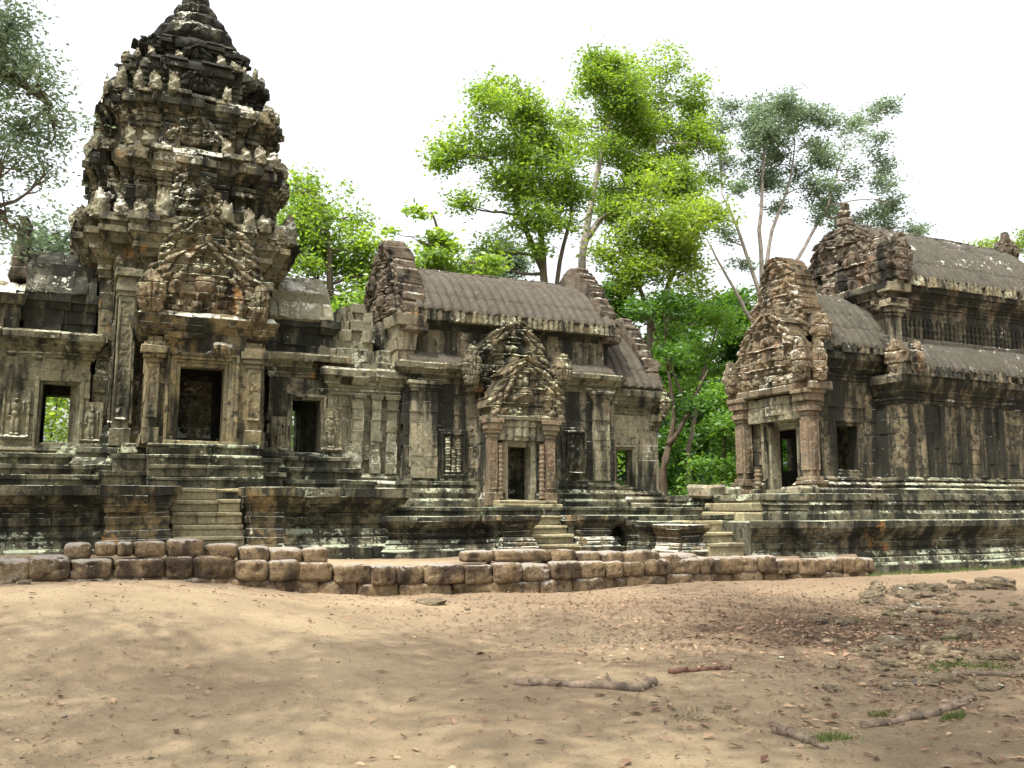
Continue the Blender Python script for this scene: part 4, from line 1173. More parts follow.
    for (dx, w, h, k) in ((-.35, .34, .55, 1), (0.0, .42, .95, 2), (.35, .34, .6, 3)): naga_end(b, Fr((0, YC - .1, 0), 'S'), 27.25 + dx, 9.85, w, h, 60 + k, .24)
    cbox(b, 26.8, 27.75, YC - .25, YC + .2, 9.7, 9.95, .05, .03)
    b.build('ridge_fleuron', M['gable'], t, rough=.03)
    # west porch
    P0, P1, PY = 17.45, 19.75, 18.25
    PN = 2 * YC - PY
    Pp = rect(P0, P1, PY, PN)
    W0, W1, WZ0, WZ1 = 18.22, 18.98, 2.62, 3.82
    D0, D1, DZ0, DZ1 = YC - .52, YC + .52, 2.12, 3.78
    b = MB()
    courses(b, Pp, mould(1.95, 2.45, PLINTH), depth=.5, skip=(2, 1), openings={3: [(PN - D1 - .1, PN - D0 + .1, 1.8, 4)]})
    courses(b, Pp, wallc(2.45, 5.05, .38), depth=.42, skip=(2, 1), lmin=.35, lmax=.8, jit=.012, openings={0: [(W0 - .06 - P0, W1 + .06 - P0, WZ0 - .06, WZ1 + .1)], 3: [(PN - D1 - .1, PN - D0 + .1, 1.8, DZ1 + .1)]})
    courses(b, Pp, wallc(2.2, 5.05, .5), depth=.42, skip=(0, 1, 3), openings={2: [(P1 - 18.9, P1 - 18.3, 2.6, 3.8)]})
    box(b, P0 + .3, P1, PY + .3, PN - .3, 4.4, 5.0)
    box(b, P0, P1, PY + .1, PN - .1, 1.9, 2.1)
    pw = b.build('porch', M['lib'], t, rough=.014)
    b = MB(); frame(b, Fr((0, PY, 0), 'S'), W0, W1, WZ0, WZ1, [(.09, -.03, -.4), (.09, .02, -.2)])
    b.build('window_frame', M['lib'], pw, rough=.01)
    b = MB(); frame(b, Fr((P0, 0, 0), 'W'), -D1, -D0, DZ0, DZ1, [(.10, -.06, -.42), (.08, .0, -.3), (.10, .05, -.15)], sill=False)
    fbox(b, Fr((P0, 0, 0), 'W'), -D1 - .3, -D0 + .3, -.4, .10, 1.98, DZ0, .01)
    b.build('door_frame', M['pale'], pw, rough=.006)
    for y in (PY + .02, PN - .02):
        b = MB()
        fr = Fr((P0 - .22, y, 0), 'W')
        for (z0, z1, e) in ((2.0, 2.12, .14), (2.12, 2.22, .10), (2.22, 2.32, .14), (2.32, 2.42, .06)):
            fbox(b, fr, -.16 - e, .16 + e, -.16 - e, .16 + e, z0, z1, .01)
        fbox(b, fr, -.16, .16, -.16, .16, 2.42, 4.05, .008)
        carved_panel(b, Fr((P0 - .22 - .16, y, 0), 'W'), -.14, .14, 2.6, 3.95, .02, 9, 16, .02)
        carved_panel(b, Fr((P0 - .22, y - .16, 0), 'S'), -.14, .14, 2.6, 3.95, .02, 9, 16, .02)
        for (z0, z1, e) in ((4.05, 4.15, .03), (4.15, 4.28, .08), (4.28, 4.42, .05), (4.42, 4.62, .13), (4.62, 4.74, .17)):
            fbox(b, fr, -.16 - e, .16 + e, -.16 - e, .16 + e, z0, z1, .01)
        b.build('column', M['redcol'], pw, rough=.014)
    b = MB(); baluster(b, (P0 - .18, YC + .82), 2.05, 2.75, .13, 3)
    b.build('colonette_stub', M['redcol'], pw, rough=.02)
    b = MB(); lintel(b, Fr((P0 - .12, 0, 0), 'W'), -YC - 1.12, -YC + 1.12, 4.0, 4.66, .09, 12, 9, 0, -.2)
    b.build('lintel', M['pale'], pw, rough=.012)
    b = MB(); fbox(b, Fr((P0, YC, 0), 'W'), -1.75, 1.75, -.3, .46, 4.72, 4.92, .015, .03)
    pediment(b, Fr((P0 - .32, YC, 4.9), 'W'), 3.15, 2.2, .16, 61, .16, .05, back=-.4, apex=.96, fat=.55)
    pediment(b, Fr((P0 + .15, YC, 6.3), 'W'), 2.15, 2.5, .16, 62, .16, .05, back=-.5, apex=.99, fat=1.0)
    pm = b.build('pediment', M['ped_lib'], pw, rough=.022)
    nagas([(Fr((P0 - .45, 0, 0), 'W'), -PY + .1, 4.95, .62, 1.25, 63, .3), (Fr((0, PY - .30, 0), 'S'), P0 - .14, 4.95, .46, 1.1, 64, .25),
           (Fr((0, PY - .10, 0), 'S'), P0 + .16, 5.95, .66, .95, 65, .3), (Fr((P0 - .45, 0, 0), 'W'), -PN - .1, 4.9, .5, 1.0, 66, .3)], M['ped_lib'], pm)
    b = MB(); courses(b, Pp, mould(5.05, 5.85, CORN), depth=.5, skip=(2, 1), jit=.012); box(b, P0 + .05, P1, PY + .05, PN, 5.0, 5.85)
    eave_petals(b, Fr((0, PY, 0), 'S'), P0, P1, 5.78, 6.05, .28, .17, 7)
    b.build('porch_cornice', M['libdark'], pw, rough=.02)
    b = MB()
    vault(b, P0 + .2, P1 + .4, vault_prof(PY - .28, 5.92, YC, 7.75, .26), .285, .11, seed=21)
    vault(b, P0 + .2, P1 + .4, vault_prof(PN + .28, 5.92, YC, 7.75, .26), .285, .11, seed=22)
    b.build('porch_roof', M['roof_lib'], pw, rough=.015)
    settle(t)
build_library()

def build_library_platform():
    t = thing('temple_platform', 'broad two-step moulded platform under the library on the right, with steps at its west end', 'platform', (20, 18, 0))
    P = [(13.75, 16.55), (15.0, 16.55), (15.0, 16.4), (30, 16.4), (30, 24), (13.75, 24)]
    b = MB(); courses(b, P, mould(.02, 1.30, scale_spec(BASE, .62)), depth=.6, jit=.014, lmin=.6, lmax=1.5, skip=(3, 4, 5)); box(b, 14.2, 30, 16.6, 23.9, -.2, 1.275)
    solid(b, [(13.85, 16.7), (15, 16.7), (15, 24), (13.85, 24)], .2, 1.27)
    b.build('platform_moulding', M['base'], t, rough=.025)
    b = MB(); P2 = rect(15.9, 30, 17.0, 23.2)
    courses(b, P2, mould(1.28, 1.96, [[(1.0, .16, .16), (.4, .12, .08)], [(.7, .06, .06), (.6, .10, .04)], [(.9, .12, .10)]]), depth=.5, jit=.02, lmin=.6, lmax=1.4, skip=(2, 1)); box(b, 16, 30, 17.1, 23, 1.2, 1.945)
    b.build('upper_ledge', M['base'], t, rough=.03)
    b = MB(); stairs_x(b, 18.6, 20.6, 15.2, 16.1, 1.28, 1.95, 3)
    b.build('door_steps', M['step'], t, rough=.015)
    b = MB(); stairs(b, 12.72, 13.72, 16.75, 17.9, .55, 1.30, 3)
    b.build('west_steps', M['step'], t, rough=.015)
    b = MB(); Pc = rect(11.9, 13.9, 17.95, 24)
    courses(b, Pc, mould(.45, 1.29, scale_spec(BASE, .4)), depth=.5, jit=.02, skip=(1, 2)); box(b, 12, 13.9, 18.1, 23.9, .4, 1.27)
    b.build('causeway', M['base'], t, rough=.025)
    b = MB(); Pc = rect(12.1, 12.62, 16.95, 18.0)
    courses(b, Pc, mould(.5, 1.22, scale_spec(BASE, .4)), depth=.3, jit=.02, skip=(2,)); solid(b, Pc, .4, 1.2, -.05)
    b.build('pedestal', M['orange'], t, rough=.025)
    for a in ((15.6, 16.35, 20.6, 21.6, 1.9, 2.25, .08, .05), (16.2, 16.9, 17.6, 18.4, 1.93, 2.16, .06, .03), (16.4, 17.1, 20.75, 21.3, 1.93, 2.2, .06, .03)):
        b = MB(); cbox(b, *a); b.build('threshold_block', M['pale'], t, rough=.02)
    settle(t)
build_library_platform()

# ------------------------------------------------------------------ low laterite wall and loose blocks
def rounded_block(mb, c, l, d, h, seed, n=13, k=6.0, rz=0.0, am=.035):
    g = np.linspace(-1, 1, n)
    A, B = np.meshgrid(g, g)
    ca, sa = math.cos(rz), math.sin(rz)
    for f in range(6):
        o = np.ones_like(A)
        p = [(A, B, o), (B, A, -o), (o, A, B), (-o, B, A), (B, o, A), (A, -o, B)][f]
        p = np.stack(p, -1).reshape(-1, 3)
        r = (np.abs(p) ** k).sum(1) ** (1 / k)
        p = p / r[:, None] * np.array((l, d, h)) / 2
        nz = fbm(p[:, 0] * 4 + seed * 3.7, p[:, 1] * 4, p[:, 2] * 4, seed, 4) - .5
        big = fbm(p[:, 0] * 1.6 + seed * 1.7, p[:, 1] * 1.6 + 5, p[:, 2] * 1.6, seed + 5, 2) - .5
        pit = np.clip(vnoise(p[:, 0] * 13 + seed, p[:, 1] * 13, p[:, 2] * 13, seed) - .72, 0, 1)
        p = p * (1 + 2.2 * am * nz[:, None] / .25 * .5 + big[:, None] * .30 - pit[:, None] * .55)
        q = np.stack([p[:, 0] * ca - p[:, 1] * sa, p[:, 0] * sa + p[:, 1] * ca, p[:, 2]], 1) + np.array(c)
        ii = np.arange(n * n).reshape(n, n)
        mb.add(q, np.stack([ii[:-1, :-1], ii[:-1, 1:], ii[1:, 1:], ii[1:, :-1]], -1).reshape(-1, 4))

def wz(x): return .34 - .08 * float(sstep(13, 15, x)) + .28 * float(sstep(6.5, 0, x))
def wy(x): return 16.0 + .06 * math.sin(x * .7) - .10 * math.exp(-((x - 8) / 3) ** 2)
b = MB()
x = -3.6; k = 0
while x < 16.6:
    l = rnd.uniform(.42, .76)
    z0 = .16
    rounded_block(b, (x + l / 2, wy(x) + .25 + rnd.uniform(-.03, .03), wz(x + l / 2) + .025 + rnd.uniform(-.02, .02)), l * 1.02, .62, .37 + rnd.uniform(-.06, .03), 100 + k, rz=rnd.uniform(-.07, .07), k=rnd.uniform(4, 7))
    x += l; k += 1
x = -3.4
while x < 16.5:
    l = rnd.uniform(.6, 1.1)
    rounded_block(b, (x + l / 2, wy(x) + .27, wz(x + l / 2) - .31), l * 1.03, .6, .40, 200 + k, rz=rnd.uniform(-.03, .03))
    x += l; k += 1
tag(b.build('low_wall', M['laterite'], smooth=True), 'long low retaining wall of rounded orange laterite blocks across the clearing', 'wall')

def loose(px0, px1, py0, py1, Y, label, seed, k=4.6, d=.5, lift=0):
    a, c = at(px0, py1, Y), at(px1, py0, Y)
    b = MB(); l = c.x - a.x; h = c.z - a.z
    rounded_block(b, (0, 0, h / 2), l, d, h * 1.05, seed, 11, k, rnd.uniform(-.05, .05))
    o = b.build('laterite_block', M['laterite'], smooth=True)
    o.location = ((a.x + c.x) / 2, Y + d / 2 - .05, a.z + lift)
    return tag(o, label, 'block', 'loose laterite blocks lying on the low wall')
LB = [(64, 92, 543, 560, 'small laterite block at the left end of the loose upper row, standing apart'),
      (94, 118, 542, 557, 'narrow pitted laterite block just right of the gap in the upper row'),
      (116, 134, 542, 557, 'smallest squat laterite block in the upper row, below the left pedestal'),
      (133, 167, 541, 558, 'pale grey laterite block directly below the front of the left pedestal'),
      (167, 206, 539, 559, 'largest domed reddish laterite block at the left foot of the tower steps'),
      (206, 238, 544, 560, 'dark laterite block in front of the middle of the tower steps'),
      (239, 270, 546, 563, 'laterite block at the right foot of the tower steps, under the pedestal'),
      (270, 303, 548, 565, 'grey-topped laterite block below the outer side of the right pedestal'),
      (303, 328, 548, 566, 'last laterite block at the right end of the upper row, before the bare wall top'),
      (466, 494, 551, 563, 'small grey laterite block alone on the bare wall top left of the hall steps'),
      (494, 552, 549, 563, 'long lichened laterite slab in front of the hall steps'),
      (552, 577, 550, 564, 'laterite block at the right foot of the hall steps'),
      (577, 602, 551, 564, 'laterite block below the right pedestal of the hall steps'),
      (602, 625, 551, 566, 'small dark laterite block left of the big cracked one'),
      (625, 662, 551, 576, 'big square laterite block standing two courses high in the wall'),
      (662, 700, 553, 572, 'dark weathered laterite block left of the steps to the library platform')]
for k, (a, c, d_, e, lab) in enumerate(LB):
    loose(a, c, d_, e, 16.05 + (.1 if k < 9 else .02), lab, 300 + k)

# ------------------------------------------------------------------ trees
def leaf_cloud(mb, C, size, spread, n_per, flat=1.0, seed=0):
    """n_per leaf-sized rhombs around each clump centre"""
    rg = np.random.default_rng(seed)
    C = np.asarray(C, float)
    n = len(C) * n_per
    ctr = np.repeat(C, n_per, 0) + rg.normal(0, 1, (n, 3)) * np.array((spread, spread, spread * flat))
    a = rg.normal(0, 1, (n, 3)); a[:, 2] *= .45; a /= np.linalg.norm(a, axis=1)[:, None]
    nr = rg.normal(0, 1, (n, 3)) * .8 + np.array((0, 0, .9))
    bb = np.cross(nr, a); bb /= np.linalg.norm(bb, axis=1)[:, None] + 1e-9
    s = size * rg.uniform(.6, 1.35, n)[:, None]
    V = np.stack([ctr - a * s, ctr - bb * s * .48, ctr + a * s, ctr + bb * s * .48], 1).reshape(-1, 3)
    mb.add(V, np.arange(n * 4).reshape(n, 4))
def wig(p0, p1, n, amp, rg):
    p0, p1 = np.array(p0, float), np.array(p1, float)
    L = np.linalg.norm(p1 - p0)
    out = []
    ph = rg.uniform(-1, 1, 3) * amp * L
    for k in range(n + 1):
        t = k / n
        out.append(p0 + (p1 - p0) * t + ph * math.sin(math.pi * t) + rg.normal(0, 1, 3) * amp * L * .12 * (0 < k < n))
    return out
def tree(name, label, group, base, stems, blobs, leaf, barkm, size=.11, clumps=7.0, n_per=54, spread=.37, flat=.6, trunk_r=.28, seed=0, twig=True):
    """stems: list of point lists (first near the base); blobs: (x,y,z,rx,ry,rz). limbs grow from the nearest stem point to each blob"""
    rg = np.random.default_rng(seed)
    t = thing(name, label, 'tree', tuple(base), group)
    tb = MB(); nodes = []
    for si, st in enumerate(stems):
        pts = []
        for a, c in zip(st[:-1], st[1:]): pts += wig(a, c, 5, .03, rg)[:-1]
        pts.append(np.array(st[-1], float))
        r0 = trunk_r * (1 if si == 0 else .62)
        rad = [r0 * (1 - .75 * k / (len(pts) - 1)) for k in range(len(pts))]
        tube(tb, pts, rad, 8)
        nodes += [(p, r) for p, r in zip(pts, rad)]
    NP = np.array([p for p, r in nodes]); NRd = np.array([r for p, r in nodes])
    C = []
    for (x, y, z, rx, ry, rz) in blobs:
        bc = np.array((x, y, z))
        d = np.linalg.norm((NP - bc) * np.array((1, 1, .8)), axis=1) + 1.2 * np.clip(NP[:, 2] - bc[2] + .3 * rz, 0, 99)
        i = int(np.argmin(d))
        pts = wig(NP[i], bc, 6, .09, rg)
        r0 = min(NRd[i] * .6, trunk_r * .30) + .01
        tube(tb, pts, [r0 * (1 - .8 * k / 6) for k in range(7)], 6)
        ncl = max(4, int(clumps * (rx * rz * 4 + rx * ry * 1.2)))
        q = rg.normal(0, 1, (ncl, 3)); q /= np.linalg.norm(q, axis=1)[:, None]
        q = q * (rg.uniform(.1, 1.1, ncl) ** .6)[:, None] * np.array((rx, ry, rz)) * .72
        lob = rg.normal(0, .48, (4, 3)) * np.array((rx, ry, rz))      # each lobe breaks into four uneven tufts
        q = q + lob[rg.integers(0, 4, ncl)] + bc
        keep = fbm(q[:, 0] * .7, q[:, 1] * .7, q[:, 2] * .7, seed, 2) > .42
        q = q[keep] if keep.sum() > 2 else q
        C.append(q)
        if twig:
            for e in q[:: max(1, len(q) // 9)]:
                s0 = pts[rg.integers(3, 7)]
                tube(tb, wig(s0, e, 3, .08, rg), [r0 * .30 + .008, r0 * .22 + .006, r0 * .14 + .005, .006], 4)
    tb.build('trunk', barkm, t, smooth=True)
    cb = MB(); leaf_cloud(cb, np.concatenate(C), size, spread, n_per, flat, seed + 1)
    cb.build('crown', leaf, t)
    settle(t)
    return t
def pb(px, py, Y, rpx, rpy, ry=None, rg=random.Random(5)):
    """crown lobe that stands at depth Y"""
    p = at(px, py, Y); s = (p - Vector((0, 0, EYE))).dot(_fw) / F
    return (p.x, p.y + rg.uniform(-1, 1) * (ry or rpx * s) * .8, p.z, rpx * s, ry or rpx * s * .9, rpy * s)
def gp(px, Y, z=0): 
    p = at(px, 508, Y); return (p.x, Y, z)
def tp(*l): return [tuple(at(*q)) if len(q) == 3 and q[1] > 5 else q for q in l]

BACK = 'trees rising behind the temple'
Y = 38
tree('broadleaf_tree', 'tall bright green tree behind the hall roof with several dark stems and a rounded crown', BACK, gp(545, Y),
     [[gp(545, Y), at(545, 290, Y), at(540, 215, Y), at(525, 150, Y)], [gp(548, Y), at(556, 290, Y), at(572, 215, Y), at(560, 140, Y)], [at(543, 270, Y), at(515, 200, Y), at(480, 150, Y)]],
     [pb(470, 205, Y, 18, 10), pb(495, 250, Y, 16, 14), pb(478, 262, Y, 16, 14), pb(540, 135, Y, 26, 20), pb(520, 180, Y, 26, 18), pb(575, 215, Y, 16, 20), pb(465, 120, Y, 28, 24), pb(500, 105, Y, 30, 22), pb(540, 110, Y, 30, 26), pb(452, 152, Y, 22, 16), pb(490, 150, Y, 30, 20), pb(530, 155, Y, 30, 22), pb(568, 150, Y, 22, 26), pb(510, 190, Y, 26, 16),
      pb(548, 195, Y, 24, 18), pb(480, 178, Y, 22, 12), pb(520, 222, Y, 22, 14), pb(560, 225, Y, 18, 14), pb(535, 250, Y, 18, 12), pb(575, 185, Y, 16, 16)], M['leaf_bright'], M['bark'], seed=1, trunk_r=.27)
tree('broadleaf_tree', 'tallest tree behind the hall, its pale trunk rising beside the east gable', BACK, gp(592, 41),
     [[gp(592, 41), at(582, 260, 41), at(596, 180, 41), at(612, 100, 41)], [at(586, 240, 41), at(640, 170, 41), at(665, 110, 41)]],
     [pb(695, 100, 41, 18, 20), pb(702, 150, 41, 16, 24), pb(630, 95, 41, 24, 18), pb(660, 175, 41, 24, 18), pb(640, 195, 41, 28, 18), pb(605, 215, 41, 18, 20), pb(670, 195, 41, 24, 18), pb(630, 140, 41, 28, 20), pb(590, 85, 41, 18, 16), pb(605, 80, 41, 28, 22), pb(640, 72, 41, 28, 20), pb(668, 88, 41, 26, 22), pb(620, 112, 41, 30, 22), pb(655, 125, 41, 32, 24), pb(688, 130, 41, 22, 26), pb(600, 140, 41, 22, 20), pb(640, 165, 41, 28, 20), pb(685, 170, 41, 22, 20), pb(612, 185, 41, 18, 20), pb(582, 110, 41, 18, 20), pb(660, 150, 41, 24, 18)],
     M['leaf_bright'], M['bark_pale'], seed=2, trunk_r=.30)
tree('broadleaf_tree', 'yellow-green tree hanging low between the hall gable and the thin-leaved grey tree', BACK, gp(655, 36),
     [[gp(655, 36), at(650, 320, 36), at(672, 275, 36), at(690, 240, 36)], [at(648, 310, 36), at(625, 265, 36), at(615, 235, 36)]],
     [pb(650, 222, 36, 30, 20), pb(690, 270, 36, 20, 20), pb(625, 285, 36, 16, 12), pb(660, 262, 36, 26, 16), pb(640, 205, 36, 28, 18), pb(672, 215, 36, 30, 20), pb(618, 228, 36, 18, 22), pb(655, 240, 36, 32, 20), pb(688, 245, 36, 22, 22), pb(640, 265, 36, 24, 14), pb(675, 275, 36, 26, 14), pb(608, 258, 36, 12, 16), pb(695, 212, 36, 14, 16)],
     M['leaf_yellow'], M['bark'], seed=3, trunk_r=.2)
tree('thin_leaved_tree', 'tall airy grey-green tree with pale spreading limbs behind the library gables', BACK, gp(762, 46),
     [[gp(764, 46), at(762, 310, 46), at(759, 230, 46), at(764, 140, 46)], [at(764, 330, 46), at(800, 255, 46), at(828, 205, 46), at(845, 150, 46)], [at(762, 300, 46), at(738, 230, 46), at(722, 195, 46)],
      [at(765, 340, 46), at(735, 290, 46), at(706, 238, 46)], [at(764, 320, 46), at(772, 230, 46), at(785, 195, 46), at(795, 140, 46)]],
     [pb(750, 120, 46, 22, 14), pb(808, 145, 46, 22, 12), pb(770, 135, 46, 20, 12), pb(836, 142, 46, 20, 14), pb(765, 165, 46, 20, 10), pb(800, 190, 46, 18, 10), pb(838, 195, 46, 20, 10), pb(720, 135, 46, 14, 14), pb(875, 170, 46, 16, 12), pb(732, 112, 46, 20, 16), pb(762, 100, 46, 24, 14), pb(792, 112, 46, 22, 16), pb(822, 130, 46, 24, 14), pb(858, 125, 46, 20, 12), pb(872, 150, 46, 16, 14), pb(842, 155, 46, 22, 14), pb(745, 140, 46, 22, 14), pb(785, 150, 46, 22, 12),
      pb(725, 160, 46, 14, 12), pb(810, 172, 46, 20, 10), pb(855, 182, 46, 22, 12), pb(885, 205, 46, 22, 10), pb(905, 228, 46, 20, 8), pb(768, 182, 46, 14, 10), pb(735, 190, 46, 12, 8), pb(785, 205, 46, 12, 10), pb(862, 215, 46, 26, 14), pb(730, 235, 46, 12, 7), pb(820, 215, 46, 10, 8), pb(745, 260, 46, 10, 6), pb(716, 215, 46, 8, 8)],
     M['leaf_grey'], M['bark_pale'], seed=4, trunk_r=.26, clumps=6.4, n_per=40, spread=.33, size=.12)
tree('layered_tree', 'small light green tree with flat tiers of leaves just right of the west gable', BACK, gp(448, 34),
     [[gp(448, 34), at(446, 290, 34), at(440, 235, 34), at(432, 212, 34)]],
     [pb(428, 213, 34, 20, 6), pb(412, 236, 34, 16, 5), pb(448, 243, 34, 24, 6), pb(425, 258, 34, 24, 6), pb(465, 262, 34, 26, 7), pb(440, 272, 34, 26, 6), pb(408, 265, 34, 14, 6)], M['leaf_bright'], M['bark'], seed=5, trunk_r=.14, size=.14, clumps=5.0, spread=.3, flat=.4)
tree('broadleaf_tree', 'slim grey-green tree low behind the middle of the hall roof', BACK, gp(508, 44),
     [[gp(508, 44), at(508, 290, 44), at(506, 240, 44)]], [pb(500, 240, 44, 14, 16), pb(515, 262, 44, 18, 16), pb(488, 268, 44, 14, 12), pb(505, 285, 44, 22, 10)], M['leaf_grey'], M['bark_dark'], seed=6, trunk_r=.2)
tree('broadleaf_tree', 'bushy fresh green tree filling the gap between the tower and the west gable', BACK, gp(330, 36),
     [[gp(335, 36), at(335, 330, 36), at(330, 250, 36), at(318, 200, 36)]],
     [pb(300, 215, 36, 24, 20), pb(325, 235, 36, 26, 20), pb(360, 250, 36, 22, 18), pb(320, 295, 36, 28, 20), pb(365, 305, 36, 24, 18), pb(298, 192, 38, 20, 16), pb(325, 208, 38, 22, 16), pb(345, 222, 37, 20, 14), pb(305, 235, 36, 24, 20), pb(338, 255, 36, 30, 20), pb(365, 275, 36, 22, 20), pb(310, 275, 36, 26, 20), pb(345, 300, 36, 30, 20), pb(300, 310, 36, 22, 18), pb(380, 300, 36, 18, 16), pb(290, 255, 36, 14, 20)],
     M['leaf_bright'], M['bark'], seed=7, trunk_r=.24, clumps=6.5)
tree('broadleaf_tree', 'dull green tree showing behind the left wing of the tower', BACK, gp(40, 36),
     [[gp(30, 36), at(40, 300, 36), at(52, 235, 36)]], [pb(58, 228, 36, 22, 16), pb(40, 250, 36, 20, 14), pb(75, 240, 36, 14, 14), pb(20, 268, 36, 18, 10)], M['leaf_grey'], M['bark_dark'], seed=8, trunk_r=.2)
tree('broadleaf_tree', 'bright green treetop showing over the far end of the library ridge', BACK, gp(1000, 46),
     [[gp(1000, 46), at(1000, 300, 46), at(998, 255, 46)]], [pb(985, 246, 46, 14, 6), pb(1010, 244, 46, 14, 9), pb(1030, 250, 46, 20, 10)], M['leaf_yellow'], M['bark'], seed=9, trunk_r=.2)
GAP = 'trees in the gap between hall and library'
tree('layered_tree', 'tiered green tree with a forked pale stem in the gap between hall and library', GAP, gp(690, 38),
     [[gp(690, 38), at(688, 450, 38), at(700, 380, 38), at(716, 330, 38)], [at(689, 420, 38), at(672, 370, 38), at(668, 330, 38)]],
     [pb(715, 312, 38, 26, 9), pb(690, 322, 38, 26, 8), pb(735, 332, 38, 20, 8), pb(660, 335, 38, 20, 10), pb(705, 348, 38, 26, 7), pb(675, 362, 38, 22, 7), pb(728, 368, 38, 20, 7), pb(700, 385, 38, 24, 6)], M['leaf_mid'], M['bark'], seed=21, trunk_r=.16, flat=.4, clumps=6)
tree('broadleaf_tree', 'shrubby tree with fresh green leaves low beside the library door', GAP, gp(725, 33),
     [[gp(722, 33), at(722, 470, 33), at(726, 420, 33)]], [pb(728, 400, 33, 20, 12), pb(712, 430, 33, 22, 14), pb(738, 440, 33, 18, 16), pb(715, 465, 33, 26, 14), pb(735, 485, 33, 22, 16), pb(700, 495, 33, 22, 12)], M['leaf_mid'], M['bark_dark'], seed=22, trunk_r=.14, clumps=7)
tree('broadleaf_tree', 'dark crooked tree close to the corner of the hall porch', GAP, gp(664, 34),
     [[gp(664, 34), at(663, 470, 34), at(674, 420, 34), at(668, 370, 34)], [at(668, 445, 34), at(690, 410, 34), at(708, 370, 34)]], [pb(665, 355, 34, 16, 10), pb(690, 402, 34, 18, 8), pb(672, 300, 34, 20, 10), pb(650, 310, 34, 14, 10)], M['leaf_deep'], M['bark_dark'], seed=23, trunk_r=.24)
for k, (px, Yd, h, lab) in enumerate(((655, 52, 17, 'dense dark tree at the back of the gap, left of the others'), (705, 56, 19, 'dense dark tree at the back of the gap, in its middle'), (752, 50, 16, 'dense dark tree at the back of the gap, nearest the library'))):
    bx, by, _ = gp(px, Yd); rg = random.Random(k)
    tree('broadleaf_tree', lab, GAP, (bx, by, 0), [[(bx, by, 0), (bx + .3, by, h * .5), (bx, by, h * .85)]],
         [(bx + rg.uniform(-2.5, 2.5), by + rg.uniform(-2, 2), h * f, 2.2, 2.0, 1.5) for f in (.12, .2, .28, .36, .44, .52, .6, .68, .76, .84, .92)], M['leaf_deep'], M['bark_dark'], seed=30 + k, size=.2, clumps=4)
# wood beyond the ruins
rg = random.Random(77)
for k in range(16):
    x = -26 + k * 5.2 + rg.uniform(-1.5, 1.5); y = 58 + rg.uniform(-4, 10); h = rg.uniform(6.5, 9.5)
    if 44 < k * 0 + x < 0: continue
    tree('forest_tree', 'mid-height leafy tree of the wood seen only in chinks behind the ruins', 'trees of the wood far behind the ruins', (x, y, 0), [[(x, y, 0), (x + rg.uniform(-.5, .5), y, h * .6), (x, y, h * .9)]],
         [(x + rg.uniform(-2.6, 2.6), y + rg.uniform(-2, 2), h * f, 2.4, 2.0, 1.3) for f in (.15, .3, .42, .55, .68, .8, .92)], M['leaf_deep'] if k % 2 else M['leaf_mid'], M['bark_dark'], seed=50 + k, size=.24, clumps=1.2, twig=False)
# shrubs behind the tower seen through the wing windows, and undergrowth
def shrub(x, y, h, w, lab, leaf, seed):
    rg2 = np.random.default_rng(seed)
    t = thing('shrub', lab, 'shrub', (x, y, .5), 'shrubs behind the tower')
    sb = MB(); ends = rg2.normal(0, 1, (64, 3)) * np.array((w * .45, w * .35, h * .22)) + np.array((x, y, .5 + h * .55))
    for e in ends[:10]: tube(sb, wig((x, y, .4), e, 4, .08, rg2), [.035, .03, .025, .018, .01], 5)
    sb.build('stem', M['bark_dark'], t)
    cb = MB(); leaf_cloud(cb, ends, .10, .45, 110, .9, seed); cb.build('foliage', leaf, t)
    settle(t)
shrub(-1.6, 31.5, 8.0, 4.2, 'sunny green shrub seen through the left wing window of the tower', M['leaf_yellow'], 1)
shrub(-4.6, 33, 7.0, 3.4, 'green shrub behind the outer left wing', M['leaf_bright'], 2)
shrub(6.3, 30.5, 7.6, 3.4, 'green shrub seen through the right wing window of the tower', M['leaf_mid'], 3)
shrub(15.5, 31, 3.6, 2.4, 'low green shrub behind the east end of the hall', M['leaf_mid'], 4)
rg3 = np.random.default_rng(5)
ux = rg3.uniform(-20, 45, 900); uy = rg3.uniform(34, 56, 900)
b = MB(); leaf_cloud(b, np.stack([ux, uy, ground_h(ux, uy) + rg3.uniform(.1, 1.5, 900)], 1), .16, .5, 40, .6, 6)
tag(b.build('undergrowth', M['leaf_deep']), 'dark green undergrowth covering the forest floor behind the temple', 'undergrowth', kind='stuff')

